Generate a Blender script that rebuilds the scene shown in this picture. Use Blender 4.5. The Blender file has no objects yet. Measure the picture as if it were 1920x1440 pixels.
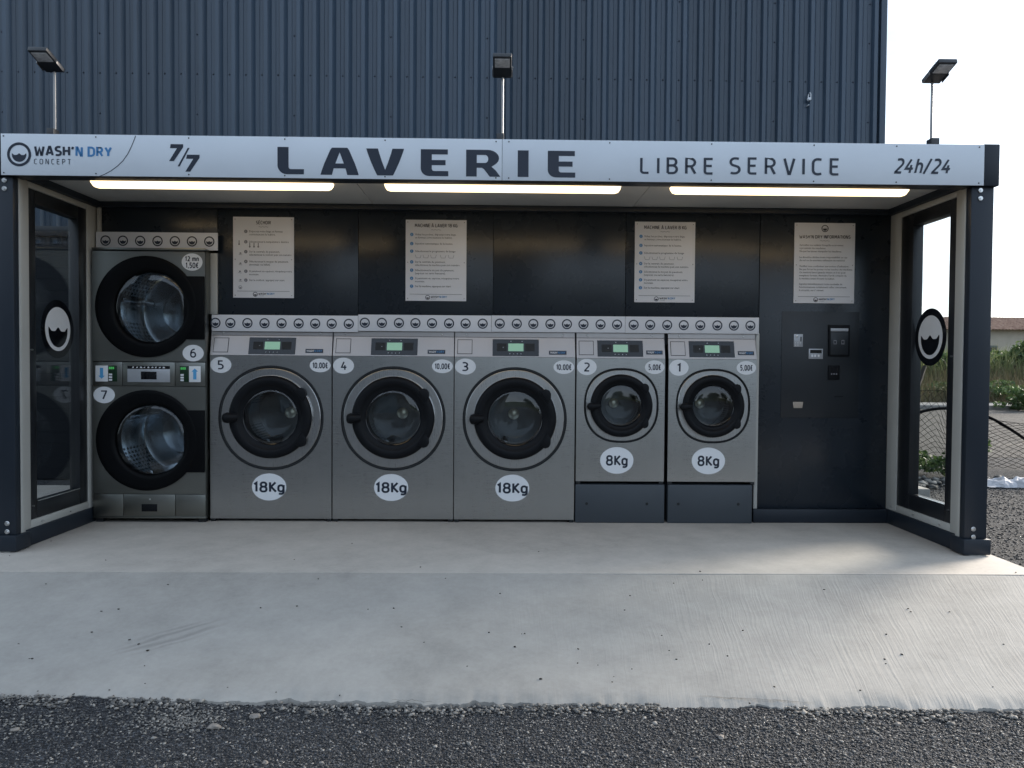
import bpy, bmesh, math, random
import numpy as np
from mathutils import Vector, Matrix, noise as mnoise

R = math.radians
random.seed(7)
rng = np.random.default_rng(11)
scene = bpy.context.scene
col = scene.collection

# ------------------------------------------------------------------ camera
F_PX = 1443.0
CAM = np.array([0.0307, -4.6436, 1.1435])
YAW, PITCH, ROLL = 0.015, 0.0242, 0.0071


def cam_axes():
    cy, sy, cp, sp = math.cos(YAW), math.sin(YAW), math.cos(PITCH), math.sin(PITCH)
    fw = np.array([sy * cp, cy * cp, -sp])
    rt = np.array([cy, -sy, 0.0])
    up = np.cross(rt, fw)
    cr, sr = math.cos(ROLL), math.sin(ROLL)
    return cr * rt + sr * up, -sr * rt + cr * up, fw


AX_R, AX_U, AX_F = cam_axes()
cam_data = bpy.data.cameras.new('camera')
cam_data.sensor_width = 36.0
cam_data.lens = F_PX / 1920.0 * 36.0
cam_data.clip_start = 0.05
cam_data.clip_end = 2000.0
cam = bpy.data.objects.new('camera', cam_data)
M = Matrix.Identity(4)
for i in range(3):
    M[i][0], M[i][1], M[i][2], M[i][3] = AX_R[i], AX_U[i], -AX_F[i], CAM[i]
cam.matrix_world = M
col.objects.link(cam)
scene.camera = cam


def _ray(x, y):
    return AX_F + AX_R * (x - 960) / F_PX + AX_U * (720 - y) / F_PX


def onY(x, y, Y):
    d = _ray(x, y)
    return CAM + d * ((Y - CAM[1]) / d[1])


def onZ(x, y, Z):
    d = _ray(x, y)
    return CAM + d * ((Z - CAM[2]) / d[2])


# ------------------------------------------------------------------ world, sun, exposure
SUN_AZ, SUN_EL = R(57.0), R(19.0)       # azimuth measured from +Y towards +X
world = bpy.data.worlds.new('World')
scene.world = world
world.use_nodes = True
wn, wl = world.node_tree.nodes, world.node_tree.links
wn.clear()
w_out = wn.new('ShaderNodeOutputWorld')
w_bg = wn.new('ShaderNodeBackground')
w_sky = wn.new('ShaderNodeTexSky')
w_sky.sky_type = 'NISHITA'
w_sky.sun_disc = False
w_sky.sun_elevation = SUN_EL
w_sky.sun_rotation = SUN_AZ
w_sky.air_density = 1.0
w_sky.dust_density = 1.1
w_sky.ozone_density = 1.2
w_bg.inputs['Strength'].default_value = 0.11
w_tc = wn.new('ShaderNodeTexCoord')
w_map = wn.new('ShaderNodeMapping')
w_map.inputs['Scale'].default_value = (1.0, 1.0, 2.6)
w_map.inputs['Location'].default_value = (0.0, 0.0, 0.0)
w_no = wn.new('ShaderNodeTexNoise')
w_no.inputs['Scale'].default_value = 2.3
w_no.inputs['Detail'].default_value = 7.0
w_no.inputs['Roughness'].default_value = 0.58
w_rmp = wn.new('ShaderNodeMapRange')
w_rmp.inputs['From Min'].default_value = 0.36
w_rmp.inputs['From Max'].default_value = 0.64
w_rmp.inputs['To Min'].default_value = 0.74
w_rmp.inputs['To Max'].default_value = 0.99
# a thin, even veil of high cloud over the whole sky
w_veil = wn.new('ShaderNodeRGB')
w_veil.outputs[0].default_value = (1.26, 1.53, 1.90, 1.0)
w_mix = wn.new('ShaderNodeMix')
w_mix.data_type = 'RGBA'
wl.new(w_tc.outputs['Generated'], w_map.inputs['Vector'])
wl.new(w_map.outputs['Vector'], w_no.inputs['Vector'])
wl.new(w_no.outputs['Fac'], w_rmp.inputs['Value'])
wl.new(w_rmp.outputs['Result'], w_mix.inputs['Factor'])
w_hs0 = wn.new('ShaderNodeHueSaturation')
w_hs0.inputs['Saturation'].default_value = 0.75
wl.new(w_sky.outputs['Color'], w_hs0.inputs['Color'])
wl.new(w_hs0.outputs['Color'], w_mix.inputs['A'])
wl.new(w_veil.outputs[0], w_mix.inputs['B'])
wl.new(w_mix.outputs['Result'], w_bg.inputs['Color'])
wl.new(w_bg.outputs['Background'], w_out.inputs['Surface'])

sun_d = bpy.data.lights.new('sun', 'SUN')
sun_d.energy = 1.5
sun_d.angle = R(22.0)
sun_d.color = (1.0, 0.90, 0.78)
sun = bpy.data.objects.new('sun', sun_d)
sdir = Vector((math.sin(SUN_AZ) * math.cos(SUN_EL), math.cos(SUN_AZ) * math.cos(SUN_EL), math.sin(SUN_EL)))
sun.rotation_euler = (-sdir).to_track_quat('-Z', 'Y').to_euler()
sun.location = sdir * 60
col.objects.link(sun)

vs = scene.view_settings
vs.view_transform = 'Standard'
vs.look = 'None'
vs.gamma = 1.0
vs.use_curve_mapping = False
vs.exposure = 2.52
scene.render.engine = 'CYCLES'
scene.cycles.max_bounces = 12
scene.cycles.transparent_max_bounces = 16
scene.cycles.caustics_reflective = False
scene.cycles.caustics_refractive = False


# ------------------------------------------------------------------ materials
def new_mat(name):
    m = bpy.data.materials.new(name)
    m.use_nodes = True
    nt = m.node_tree
    b = nt.nodes['Principled BSDF']
    return m, nt, b


def noise_node(nt, scale, detail=4.0, rough=0.55, vec_scale=None, coord='Object'):
    tc = nt.nodes.new('ShaderNodeTexCoord')
    n = nt.nodes.new('ShaderNodeTexNoise')
    n.inputs['Scale'].default_value = scale
    n.inputs['Detail'].default_value = detail
    n.inputs['Roughness'].default_value = rough
    out = tc.outputs[coord]
    if vec_scale:
        mp = nt.nodes.new('ShaderNodeMapping')
        mp.inputs['Scale'].default_value = vec_scale
        nt.links.new(out, mp.inputs['Vector'])
        out = mp.outputs['Vector']
    nt.links.new(out, n.inputs['Vector'])
    return n


def ramp(nt, src, stops):
    r = nt.nodes.new('ShaderNodeValToRGB')
    els = r.color_ramp.elements
    while len(els) < len(stops):
        els.new(0.5)
    for e, (p, c) in zip(els, stops):
        e.position = p
        e.color = (*c, 1.0)
    nt.links.new(src, r.inputs['Fac'])
    return r


def bump(nt, b, src, strength=0.2, dist=0.01, prev=None):
    n = nt.nodes.new('ShaderNodeBump')
    n.inputs['Strength'].default_value = strength
    n.inputs['Distance'].default_value = dist
    nt.links.new(src, n.inputs['Height'])
    if prev:
        nt.links.new(prev.outputs['Normal'], n.inputs['Normal'])
    nt.links.new(n.outputs['Normal'], b.inputs['Normal'])
    return n


def paint(name, c, rough=0.45, var=0.12, scale=6.0, metal=0.0, bump_s=0.0, spec=0.5, coat=0.0):
    m, nt, b = new_mat(name)
    n = noise_node(nt, scale, 6.0)
    lo = tuple(x * (1 - var) for x in c)
    hi = tuple(min(1, x * (1 + var)) for x in c)
    r = ramp(nt, n.outputs['Fac'], [(0.3, lo), (0.7, hi)])
    nt.links.new(r.outputs['Color'], b.inputs['Base Color'])
    n2 = noise_node(nt, scale * 4, 5.0)
    mr = nt.nodes.new('ShaderNodeMapRange')
    mr.inputs['To Min'].default_value = max(0.02, rough - 0.07)
    mr.inputs['To Max'].default_value = rough + 0.07
    nt.links.new(n2.outputs['Fac'], mr.inputs['Value'])
    nt.links.new(mr.outputs['Result'], b.inputs['Roughness'])
    b.inputs['Metallic'].default_value = metal
    b.inputs['Specular IOR Level'].default_value = spec
    b.inputs['Coat Weight'].default_value = coat
    if bump_s:
        n3 = noise_node(nt, scale * 30, 3.0)
        bump(nt, b, n3.outputs['Fac'], bump_s, 0.002)
    return m


def steel(name, c, rough, stretch=(1.0, 1.0, 90.0)):
    m, nt, b = new_mat(name)
    b.inputs['Metallic'].default_value = 1.0
    n = noise_node(nt, 9.0, 5.0, 0.6, stretch)
    n2 = noise_node(nt, 1.7, 5.0, 0.6)
    n3 = noise_node(nt, 5.5, 6.0, 0.7, (1.0, 1.0, 0.45))
    r = ramp(nt, n2.outputs['Fac'], [(0.3, tuple(x * 0.95 for x in c)), (0.7, tuple(min(1, x * 1.05) for x in c))])
    nt.links.new(r.outputs['Color'], b.inputs['Base Color'])
    ad = nt.nodes.new('ShaderNodeMath'); ad.operation = 'MULTIPLY_ADD'
    ad.inputs[1].default_value = 0.5
    nt.links.new(n3.outputs['Fac'], ad.inputs[0]); nt.links.new(n.outputs['Fac'], ad.inputs[2])
    mr = nt.nodes.new('ShaderNodeMapRange')
    mr.inputs['From Min'].default_value = 0.45
    mr.inputs['From Max'].default_value = 1.05
    mr.inputs['To Min'].default_value = max(0.04, rough - 0.03)
    mr.inputs['To Max'].default_value = rough + 0.05
    nt.links.new(ad.outputs[0], mr.inputs['Value'])
    nt.links.new(mr.outputs['Result'], b.inputs['Roughness'])
    p = bump(nt, b, n.outputs['Fac'], 0.008, 0.002)
    bump(nt, b, n2.outputs['Fac'], 0.012, 0.02, p)
    return m


def glass_thin(name, tint=(0.93, 0.96, 0.95), ior=1.5, rough=0.0, mult=1.7):
    m = bpy.data.materials.new(name)
    m.use_nodes = True
    nt = m.node_tree
    nt.nodes.clear()
    o = nt.nodes.new('ShaderNodeOutputMaterial')
    mx = nt.nodes.new('ShaderNodeMixShader')
    tr = nt.nodes.new('ShaderNodeBsdfTransparent')
    tr.inputs['Color'].default_value = (*tint, 1)
    gl = nt.nodes.new('ShaderNodeBsdfGlossy')
    gl.inputs['Roughness'].default_value = rough
    fr = nt.nodes.new('ShaderNodeLayerWeight')
    pw = nt.nodes.new('ShaderNodeMath')
    pw.operation = 'POWER'
    pw.inputs[1].default_value = 5.0
    nt.links.new(fr.outputs['Facing'], pw.inputs[0])
    mu = nt.nodes.new('ShaderNodeMath')
    mu.operation = 'MULTIPLY_ADD'
    mu.use_clamp = True
    mu.inputs[1].default_value = 0.95 * mult
    mu.inputs[2].default_value = 0.043 * mult
    n = noise_node(nt, 3.0, 2.0)
    bp = nt.nodes.new('ShaderNodeBump')
    bp.inputs['Strength'].default_value = 0.004
    nt.links.new(n.outputs['Fac'], bp.inputs['Height'])
    nt.links.new(bp.outputs['Normal'], gl.inputs['Normal'])
    nt.links.new(pw.outputs[0], mu.inputs[0])
    nt.links.new(mu.outputs[0], mx.inputs['Fac'])
    nt.links.new(tr.outputs[0], mx.inputs[1])
    nt.links.new(gl.outputs[0], mx.inputs[2])
    nt.links.new(mx.outputs[0], o.inputs['Surface'])
    return m


def emit(name, c, strength, var=0.05):
    m, nt, b = new_mat(name)
    b.inputs['Base Color'].default_value = (*[x * 0.6 for x in c], 1)
    b.inputs['Roughness'].default_value = 0.4
    n = noise_node(nt, 4.0, 2.0)
    r = ramp(nt, n.outputs['Fac'], [(0.3, tuple(x * (1 - var) for x in c)), (0.7, c)])
    nt.links.new(r.outputs['Color'], b.inputs['Emission Color'])
    b.inputs['Emission Strength'].default_value = strength
    return m


MAT = {}
MAT['anthracite'] = paint('anthracite_paint', (0.016, 0.022, 0.031), 0.42, 0.08, 3.0, spec=0.32)
MAT['wall_panel'] = paint('wall_panel_paint', (0.012, 0.018, 0.026), 0.28, 0.10, 1.6)
MAT['cream'] = paint('pale_grey_frame_paint', (0.46, 0.46, 0.43), 0.45, 0.05, 4.0)
MAT['ceiling'] = paint('ceiling_panel', (0.62, 0.60, 0.56), 0.5, 0.05, 2.0)
MAT['black_frame'] = paint('black_aluminium', (0.012, 0.014, 0.017), 0.35, 0.1, 5.0)
MAT['sign'] = paint('white_sign_sheet', (0.70, 0.74, 0.78), 0.38, 0.03, 2.5)
MAT['strip'] = paint('white_strip_sheet', (0.70, 0.71, 0.74), 0.4, 0.03, 2.5)
MAT['poster'] = paint('poster_sheet', (0.78, 0.78, 0.80), 0.35, 0.03, 3.0)
MAT['navy'] = paint('navy_print', (0.010, 0.018, 0.036), 0.4, 0.06, 8.0)
MAT['blue'] = paint('blue_print', (0.055, 0.22, 0.46), 0.4, 0.06, 8.0)
MAT['ink'] = paint('dark_ink', (0.035, 0.035, 0.045), 0.5, 0.08, 9.0)
MAT['grey_ink'] = paint('grey_ink', (0.20, 0.20, 0.22), 0.5, 0.08, 9.0)
MAT['sticker'] = paint('white_sticker', (0.76, 0.78, 0.80), 0.4, 0.03, 5.0)
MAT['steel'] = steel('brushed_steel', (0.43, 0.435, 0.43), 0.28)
MAT['steel_panel'] = steel('brushed_steel_panel', (0.37, 0.345, 0.33), 0.40, (90.0, 1.0, 1.0))
MAT['steel_disc'] = steel('steel_disc', (0.46, 0.465, 0.465), 0.28, (60.0, 1.0, 1.0))
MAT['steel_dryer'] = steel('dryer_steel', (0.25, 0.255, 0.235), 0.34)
MAT['chrome'] = steel('chrome_rim', (0.70, 0.71, 0.72), 0.14, (1.0, 1.0, 1.0))
MAT['bolt'] = steel('zinc_bolt', (0.70, 0.70, 0.69), 0.28, (1.0, 1.0, 1.0))
MAT['dark_steel'] = steel('dark_drum_steel', (0.15, 0.155, 0.16), 0.42, (1.0, 40.0, 1.0))
MAT['drum_back'] = steel('dryer_drum_back', (0.50, 0.53, 0.56), 0.18, (1.0, 1.0, 1.0))
MAT['hub'] = steel('drum_hub', (0.92, 0.84, 0.66), 0.30, (1.0, 1.0, 1.0))
MAT['black_plastic'] = paint('black_plastic', (0.006, 0.007, 0.009), 0.5, 0.1, 10.0, bump_s=0.03, spec=0.16)
MAT['black_gloss'] = paint('black_gloss', (0.006, 0.007, 0.010), 0.12, 0.08, 6.0)
MAT['dryer_black'] = paint('dryer_black_plastic', (0.0026, 0.0030, 0.0038), 0.5, 0.1, 10.0, spec=0.10)
MAT['rubber'] = paint('black_rubber', (0.006, 0.008, 0.010), 0.6, 0.1, 12.0)
MAT['base_grey'] = paint('grey_plinth_paint', (0.045, 0.055, 0.066), 0.5, 0.06, 4.0)
MAT['lcd'] = emit('lcd_backlight', (0.30, 0.55, 0.40), 0.07)
MAT['led'] = emit('led_diffuser', (1.0, 0.75, 0.43), 0.55)
MAT['green_pcb'] = paint('green_display', (0.006, 0.03, 0.012), 0.3, 0.2, 30.0)
MAT['green_led'] = emit('green_led', (0.08, 0.5, 0.12), 0.06)
MAT['silver'] = paint('silver_plate', (0.42, 0.44, 0.47), 0.35, 0.05, 8.0, metal=0.3)
MAT['beige'] = paint('beige_plastic', (0.40, 0.34, 0.28), 0.5, 0.06, 8.0)
MAT['flood_glass'] = paint('flood_lens', (0.72, 0.70, 0.68), 0.2, 0.25, 40.0)
MAT['flood_body'] = paint('flood_body', (0.035, 0.038, 0.042), 0.4, 0.1, 10.0)
MAT['pole'] = paint('galvanised_pole', (0.30, 0.29, 0.28), 0.4, 0.08, 8.0, metal=0.7)
MAT['white_plastic'] = paint('white_plastic', (0.72, 0.74, 0.76), 0.4, 0.03, 8.0)
MAT['glass'] = glass_thin('window_glass', (0.95, 0.965, 0.96), 1.5, 0.0, 1.0)
MAT['door_glass'] = glass_thin('door_glass', (0.80, 0.85, 0.87), 1.5, 0.0, 1.7)
MAT['bowl_glass'] = glass_thin('bowl_glass', (0.93, 0.95, 0.96), 1.5, 0.0, 0.6)
MAT['dryer_glass'] = glass_thin('dryer_glass', (0.66, 0.70, 0.72), 1.5, 0.0, 1.5)
MAT['hose'] = paint('black_hose', (0.008, 0.008, 0.009), 0.9, 0.1, 12.0, spec=0.03)
MAT['galv'] = paint('galvanised_wire', (0.022, 0.020, 0.018), 0.9, 0.15, 12.0, spec=0.05)
MAT['rust'] = paint('rusty_post', (0.05, 0.04, 0.032), 0.7, 0.3, 14.0)
MAT['block'] = paint('concrete_block', (0.30, 0.29, 0.27), 0.85, 0.15, 9.0, bump_s=0.3)
MAT['white_sheet'] = paint('white_tarp', (0.45, 0.45, 0.47), 0.6, 0.06, 6.0, bump_s=0.1)
MAT['render_wall'] = paint('house_render', (0.42, 0.38, 0.31), 0.85, 0.1, 1.5)
MAT['shutter'] = paint('house_shutter', (0.10, 0.12, 0.12), 0.6, 0.1, 2.0)


def cladding_mat(name, c, rough=0.30):
    m, nt, b = new_mat(name)
    n = noise_node(nt, 0.8, 6.0, 0.6, (1.0, 1.0, 0.35))
    r = ramp(nt, n.outputs['Fac'], [(0.3, tuple(x * 0.88 for x in c)), (0.72, tuple(x * 1.12 for x in c))])
    oi = nt.nodes.new('ShaderNodeObjectInfo')
    om = nt.nodes.new('ShaderNodeMapRange')
    om.inputs['To Min'].default_value = 0.86
    om.inputs['To Max'].default_value = 1.12
    nt.links.new(oi.outputs['Random'], om.inputs['Value'])
    st = noise_node(nt, 5.0, 5.0, 0.65, (3.0, 1.0, 0.10))
    sm = nt.nodes.new('ShaderNodeMapRange')
    sm.inputs['From Min'].default_value = 0.35
    sm.inputs['From Max'].default_value = 0.70
    sm.inputs['To Min'].default_value = 0.90
    sm.inputs['To Max'].default_value = 1.16
    nt.links.new(st.outputs['Fac'], sm.inputs['Value'])
    pm = nt.nodes.new('ShaderNodeMath'); pm.operation = 'MULTIPLY'
    nt.links.new(om.outputs['Result'], pm.inputs[0]); nt.links.new(sm.outputs['Result'], pm.inputs[1])
    vm = nt.nodes.new('ShaderNodeVectorMath'); vm.operation = 'SCALE'
    nt.links.new(r.outputs['Color'], vm.inputs[0]); nt.links.new(pm.outputs[0], vm.inputs['Scale'])
    nt.links.new(vm.outputs['Vector'], b.inputs['Base Color'])
    n2 = noise_node(nt, 14.0, 4.0, 0.6, (1, 1, 0.08))
    mr = nt.nodes.new('ShaderNodeMapRange')
    mr.inputs['To Min'].default_value = rough - 0.08
    mr.inputs['To Max'].default_value = rough + 0.1
    nt.links.new(n2.outputs['Fac'], mr.inputs['Value'])
    nt.links.new(mr.outputs['Result'], b.inputs['Roughness'])
    return m


MAT['cladding'] = cladding_mat('dark_blue_cladding', (0.046, 0.070, 0.100))
MAT['roller'] = paint('added_roller_door', (0.006, 0.008, 0.011), 0.6, 0.1, 3.0, spec=0.2)  # for the added door that darkens the view through the left window
MAT['cladding_grey'] = cladding_mat('grey_cladding', (0.022, 0.024, 0.028), 0.6)


def drum_mat(name, base, hole, cells_u, cells_v, rough):
    m, nt, b = new_mat(name)
    tc = nt.nodes.new('ShaderNodeTexCoord')
    mp = nt.nodes.new('ShaderNodeMapping')
    mp.inputs['Scale'].default_value = (cells_u, cells_v, 1)
    vo = nt.nodes.new('ShaderNodeTexVoronoi')
    vo.voronoi_dimensions = '2D'
    vo.inputs['Scale'].default_value = 1.0
    vo.inputs['Randomness'].default_value = 0.0
    nt.links.new(tc.outputs['UV'], mp.inputs['Vector'])
    nt.links.new(mp.outputs['Vector'], vo.inputs['Vector'])
    r = ramp(nt, vo.outputs['Distance'], [(0.27, hole), (0.34, base)])
    # plain bands between the perforated fields
    wv = nt.nodes.new('ShaderNodeTexWave')
    wv.inputs['Scale'].default_value = 1.0
    wv.bands_direction = 'X'
    mp2 = nt.nodes.new('ShaderNodeMapping')
    mp2.inputs['Scale'].default_value = (0.95, 1, 1)
    nt.links.new(tc.outputs['UV'], mp2.inputs['Vector'])
    nt.links.new(mp2.outputs['Vector'], wv.inputs['Vector'])
    st = nt.nodes.new('ShaderNodeMath')
    st.operation = 'GREATER_THAN'
    st.inputs[1].default_value = 0.80
    nt.links.new(wv.outputs['Fac'], st.inputs[0])
    mx = nt.nodes.new('ShaderNodeMix')
    mx.data_type = 'RGBA'
    nt.links.new(st.outputs[0], mx.inputs['Factor'])
    nt.links.new(r.outputs['Color'], mx.inputs['A'])
    mx.inputs['B'].default_value = (*base, 1)
    nt.links.new(mx.outputs['Result'], b.inputs['Base Color'])
    b.inputs['Metallic'].default_value = 1.0
    b.inputs['Roughness'].default_value = rough
    return m


MAT['dryer_drum'] = drum_mat('perforated_dryer_drum', (0.74, 0.80, 0.84), (0.01, 0.012, 0.016), 60, 19, 0.14)
MAT['washer_drum'] = drum_mat('perforated_washer_drum', (0.45, 0.46, 0.47), (0.02, 0.02, 0.02), 70, 16, 0.28)


def concrete_mat(name, c, broom=False):
    m, nt, b = new_mat(name)
    n1 = noise_node(nt, 0.9, 8.0, 0.62)
    n2 = noise_node(nt, 6.0, 8.0, 0.65)
    mixn = nt.nodes.new('ShaderNodeMix')
    mixn.inputs['Factor'].default_value = 0.38
    nt.links.new(n1.outputs['Fac'], mixn.inputs['A'])
    nt.links.new(n2.outputs['Fac'], mixn.inputs['B'])
    n4 = noise_node(nt, 38.0, 8.0, 0.72)
    mixm = nt.nodes.new('ShaderNodeMix')
    mixm.inputs['Factor'].default_value = 0.22
    nt.links.new(mixn.outputs['Result'], mixm.inputs['A'])
    nt.links.new(n4.outputs['Fac'], mixm.inputs['B'])
    mixn = mixm
    r = ramp(nt, mixn.outputs['Result'], [(0.30, tuple(x * 0.70 for x in c)), (0.48, c), (0.64, tuple(x * 1.22 for x in c))])
    nt.links.new(r.outputs['Color'], b.inputs['Base Color'])
    if broom:
        # scuffed drag marks: an oblong patch of darker ridges
        tc0 = nt.nodes.new('ShaderNodeTexCoord')
        mp0 = nt.nodes.new('ShaderNodeMapping')
        mp0.vector_type = 'TEXTURE'
        c0 = onZ(322, 1186, -0.10)
        mp0.inputs['Location'].default_value = (c0[0], c0[1], -0.10)
        mp0.inputs['Rotation'].default_value = (0, 0, R(36))
        mp0.inputs['Scale'].default_value = (0.30, 0.11, 10.0)
        nt.links.new(tc0.outputs['Object'], mp0.inputs['Vector'])
        ln = nt.nodes.new('ShaderNodeVectorMath'); ln.operation = 'LENGTH'
        nt.links.new(mp0.outputs['Vector'], ln.inputs[0])
        mk0 = nt.nodes.new('ShaderNodeMapRange'); mk0.interpolation_type = 'SMOOTHSTEP'
        mk0.inputs['From Min'].default_value = 1.0; mk0.inputs['From Max'].default_value = 0.35
        nt.links.new(ln.outputs['Value'], mk0.inputs['Value'])
        wv0 = nt.nodes.new('ShaderNodeTexWave'); wv0.bands_direction = 'Y'
        wv0.inputs['Scale'].default_value = 0.8; wv0.inputs['Distortion'].default_value = 7.0; wv0.inputs['Detail'].default_value = 4.0; wv0.inputs['Detail Scale'].default_value = 1.2
        nt.links.new(mp0.outputs['Vector'], wv0.inputs['Vector'])
        mm0 = nt.nodes.new('ShaderNodeMath'); mm0.operation = 'MULTIPLY'
        nt.links.new(mk0.outputs['Result'], mm0.inputs[0]); nt.links.new(wv0.outputs['Fac'], mm0.inputs[1])
        ms0 = nt.nodes.new('ShaderNodeMath'); ms0.operation = 'MULTIPLY'; ms0.inputs[1].default_value = 0.42
        nt.links.new(mm0.outputs[0], ms0.inputs[0])
        mx0 = nt.nodes.new('ShaderNodeMix'); mx0.data_type = 'RGBA'
        nt.links.new(ms0.outputs[0], mx0.inputs['Factor'])
        nt.links.new(r.outputs['Color'], mx0.inputs['A']); mx0.inputs['B'].default_value = (0.16, 0.15, 0.14, 1)
        nt.links.new(mx0.outputs['Result'], b.inputs['Base Color'])
    b.inputs['Roughness'].default_value = 0.82
    b.inputs['Specular IOR Level'].default_value = 0.3
    fine = noise_node(nt, 160.0, 4.0, 0.6)
    p = bump(nt, b, fine.outputs['Fac'], 0.12, 0.003)
    if broom:
        tc = nt.nodes.new('ShaderNodeTexCoord')
        sx = nt.nodes.new('ShaderNodeSeparateXYZ')
        nt.links.new(tc.outputs['Object'], sx.inputs[0])
        # x' = x - y * 0.15 * x : strokes fan out to the right as in a swept finish
        a = nt.nodes.new('ShaderNodeMath'); a.operation = 'MULTIPLY'; a.inputs[1].default_value = -0.15
        nt.links.new(sx.outputs['X'], a.inputs[0])
        d = nt.nodes.new('ShaderNodeMath'); d.operation = 'MULTIPLY'
        nt.links.new(a.outputs[0], d.inputs[0]); nt.links.new(sx.outputs['Y'], d.inputs[1])
        e = nt.nodes.new('ShaderNodeMath'); e.operation = 'ADD'
        nt.links.new(sx.outputs['X'], e.inputs[0]); nt.links.new(d.outputs[0], e.inputs[1])
        wob = noise_node(nt, 1.3, 3.0)
        wm = nt.nodes.new('ShaderNodeMath'); wm.operation = 'MULTIPLY'; wm.inputs[1].default_value = 0.11
        nt.links.new(wob.outputs['Fac'], wm.inputs[0])
        e2 = nt.nodes.new('ShaderNodeMath'); e2.operation = 'ADD'
        nt.links.new(e.outputs[0], e2.inputs[0]); nt.links.new(wm.outputs[0], e2.inputs[1])
        cb = nt.nodes.new('ShaderNodeCombineXYZ')
        xs = nt.nodes.new('ShaderNodeMath'); xs.operation = 'MULTIPLY'; xs.inputs[1].default_value = 75.0
        nt.links.new(e2.outputs[0], xs.inputs[0])
        ys = nt.nodes.new('ShaderNodeMath'); ys.operation = 'MULTIPLY'; ys.inputs[1].default_value = 2.6
        nt.links.new(sx.outputs['Y'], ys.inputs[0])
        nt.links.new(xs.outputs[0], cb.inputs['X']); nt.links.new(ys.outputs[0], cb.inputs['Y'])
        ns = nt.nodes.new('ShaderNodeTexNoise')
        ns.inputs['Scale'].default_value = 1.0
        ns.inputs['Detail'].default_value = 3.0
        nt.links.new(cb.outputs[0], ns.inputs['Vector'])
        # mask : strokes fade to a smooth float finish on the left
        mk = noise_node(nt, 1.1, 4.0)
        ad = nt.nodes.new('ShaderNodeMath'); ad.operation = 'MULTIPLY_ADD'
        ad.inputs[1].default_value = 0.16; ad.inputs[2].default_value = 0.0
        nt.links.new(sx.outputs['X'], ad.inputs[0])
        sm = nt.nodes.new('ShaderNodeMath'); sm.operation = 'ADD'
        nt.links.new(ad.outputs[0], sm.inputs[0]); nt.links.new(mk.outputs['Fac'], sm.inputs[1])
        mr = nt.nodes.new('ShaderNodeMapRange')
        mr.inputs['From Min'].default_value = 0.38
        mr.inputs['From Max'].default_value = 0.75
        nt.links.new(sm.outputs[0], mr.inputs['Value'])
        hm = nt.nodes.new('ShaderNodeMath'); hm.operation = 'MULTIPLY'
        nt.links.new(ns.outputs['Fac'], hm.inputs[0]); nt.links.new(mr.outputs['Result'], hm.inputs[1])
        p = bump(nt, b, hm.outputs[0], 0.22, 0.010, p)
    return m


MAT['slab'] = concrete_mat('slab_concrete', (0.425, 0.39, 0.345))
MAT['ramp'] = concrete_mat('ramp_concrete', (0.345, 0.327, 0.297), True)
MAT['kerb'] = concrete_mat('kerb_concrete', (0.27, 0.25, 0.23))


def asphalt_mat(name, c, stones=True, scale=120.0):
    m, nt, b = new_mat(name)
    tc = nt.nodes.new('ShaderNodeTexCoord')
    vo = nt.nodes.new('ShaderNodeTexVoronoi')
    vo.inputs['Scale'].default_value = scale
    nt.links.new(tc.outputs['Object'], vo.inputs['Vector'])
    hs = nt.nodes.new('ShaderNodeSeparateColor')
    nt.links.new(vo.outputs['Color'], hs.inputs[0])
    r = ramp(nt, hs.outputs[0], [(0.0, tuple(x * 0.55 for x in c)), (0.6, c), (0.86, tuple(x * 1.6 for x in c)),
                                 (0.97, tuple(x * 3.0 for x in c))])
    n = noise_node(nt, 0.7, 6.0, 0.65)
    r2 = ramp(nt, n.outputs['Fac'], [(0.35, (0.8, 0.8, 0.8)), (0.62, (1.0, 1.0, 1.0)), (0.78, (1.9, 1.75, 1.55))])
    mx = nt.nodes.new('ShaderNodeMix'); mx.data_type = 'RGBA'; mx.blend_type = 'MULTIPLY'
    mx.inputs['Factor'].default_value = 1.0
    nt.links.new(r.outputs['Color'], mx.inputs['A']); nt.links.new(r2.outputs['Color'], mx.inputs['B'])
    nt.links.new(mx.outputs['Result'], b.inputs['Base Color'])
    b.inputs['Roughness'].default_value = 0.85
    b.inputs['Specular IOR Level'].default_value = 0.15
    inv = nt.nodes.new('ShaderNodeMath'); inv.operation = 'SUBTRACT'; inv.inputs[0].default_value = 1.0
    nt.links.new(vo.outputs['Distance'], inv.inputs[1])
    bump(nt, b, inv.outputs[0], 0.9, 0.012)
    return m


MAT['asphalt'] = asphalt_mat('gravelly_asphalt', (0.050, 0.052, 0.056))
MAT['road'] = asphalt_mat('far_road_asphalt', (0.070, 0.067, 0.063), True, 60.0)


def island_mat(name, stops, rough=0.6, trans=0.0):
    m, nt, b = new_mat(name)
    g = nt.nodes.new('ShaderNodeNewGeometry')
    r = ramp(nt, g.outputs['Random Per Island'], stops)
    nt.links.new(r.outputs['Color'], b.inputs['Base Color'])
    b.inputs['Roughness'].default_value = rough
    if trans:
        b.inputs['Transmission Weight'].default_value = 0.0
        b.inputs['Subsurface Weight'].default_value = 0.0
        o = nt.nodes['Material Output']
        tl = nt.nodes.new('ShaderNodeBsdfTranslucent')
        nt.links.new(r.outputs['Color'], tl.inputs['Color'])
        ms = nt.nodes.new('ShaderNodeMixShader')
        ms.inputs[0].default_value = trans
        nt.links.new(b.outputs[0], ms.inputs[1]); nt.links.new(tl.outputs[0], ms.inputs[2])
        nt.links.new(ms.outputs[0], o.inputs['Surface'])
    return m


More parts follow.
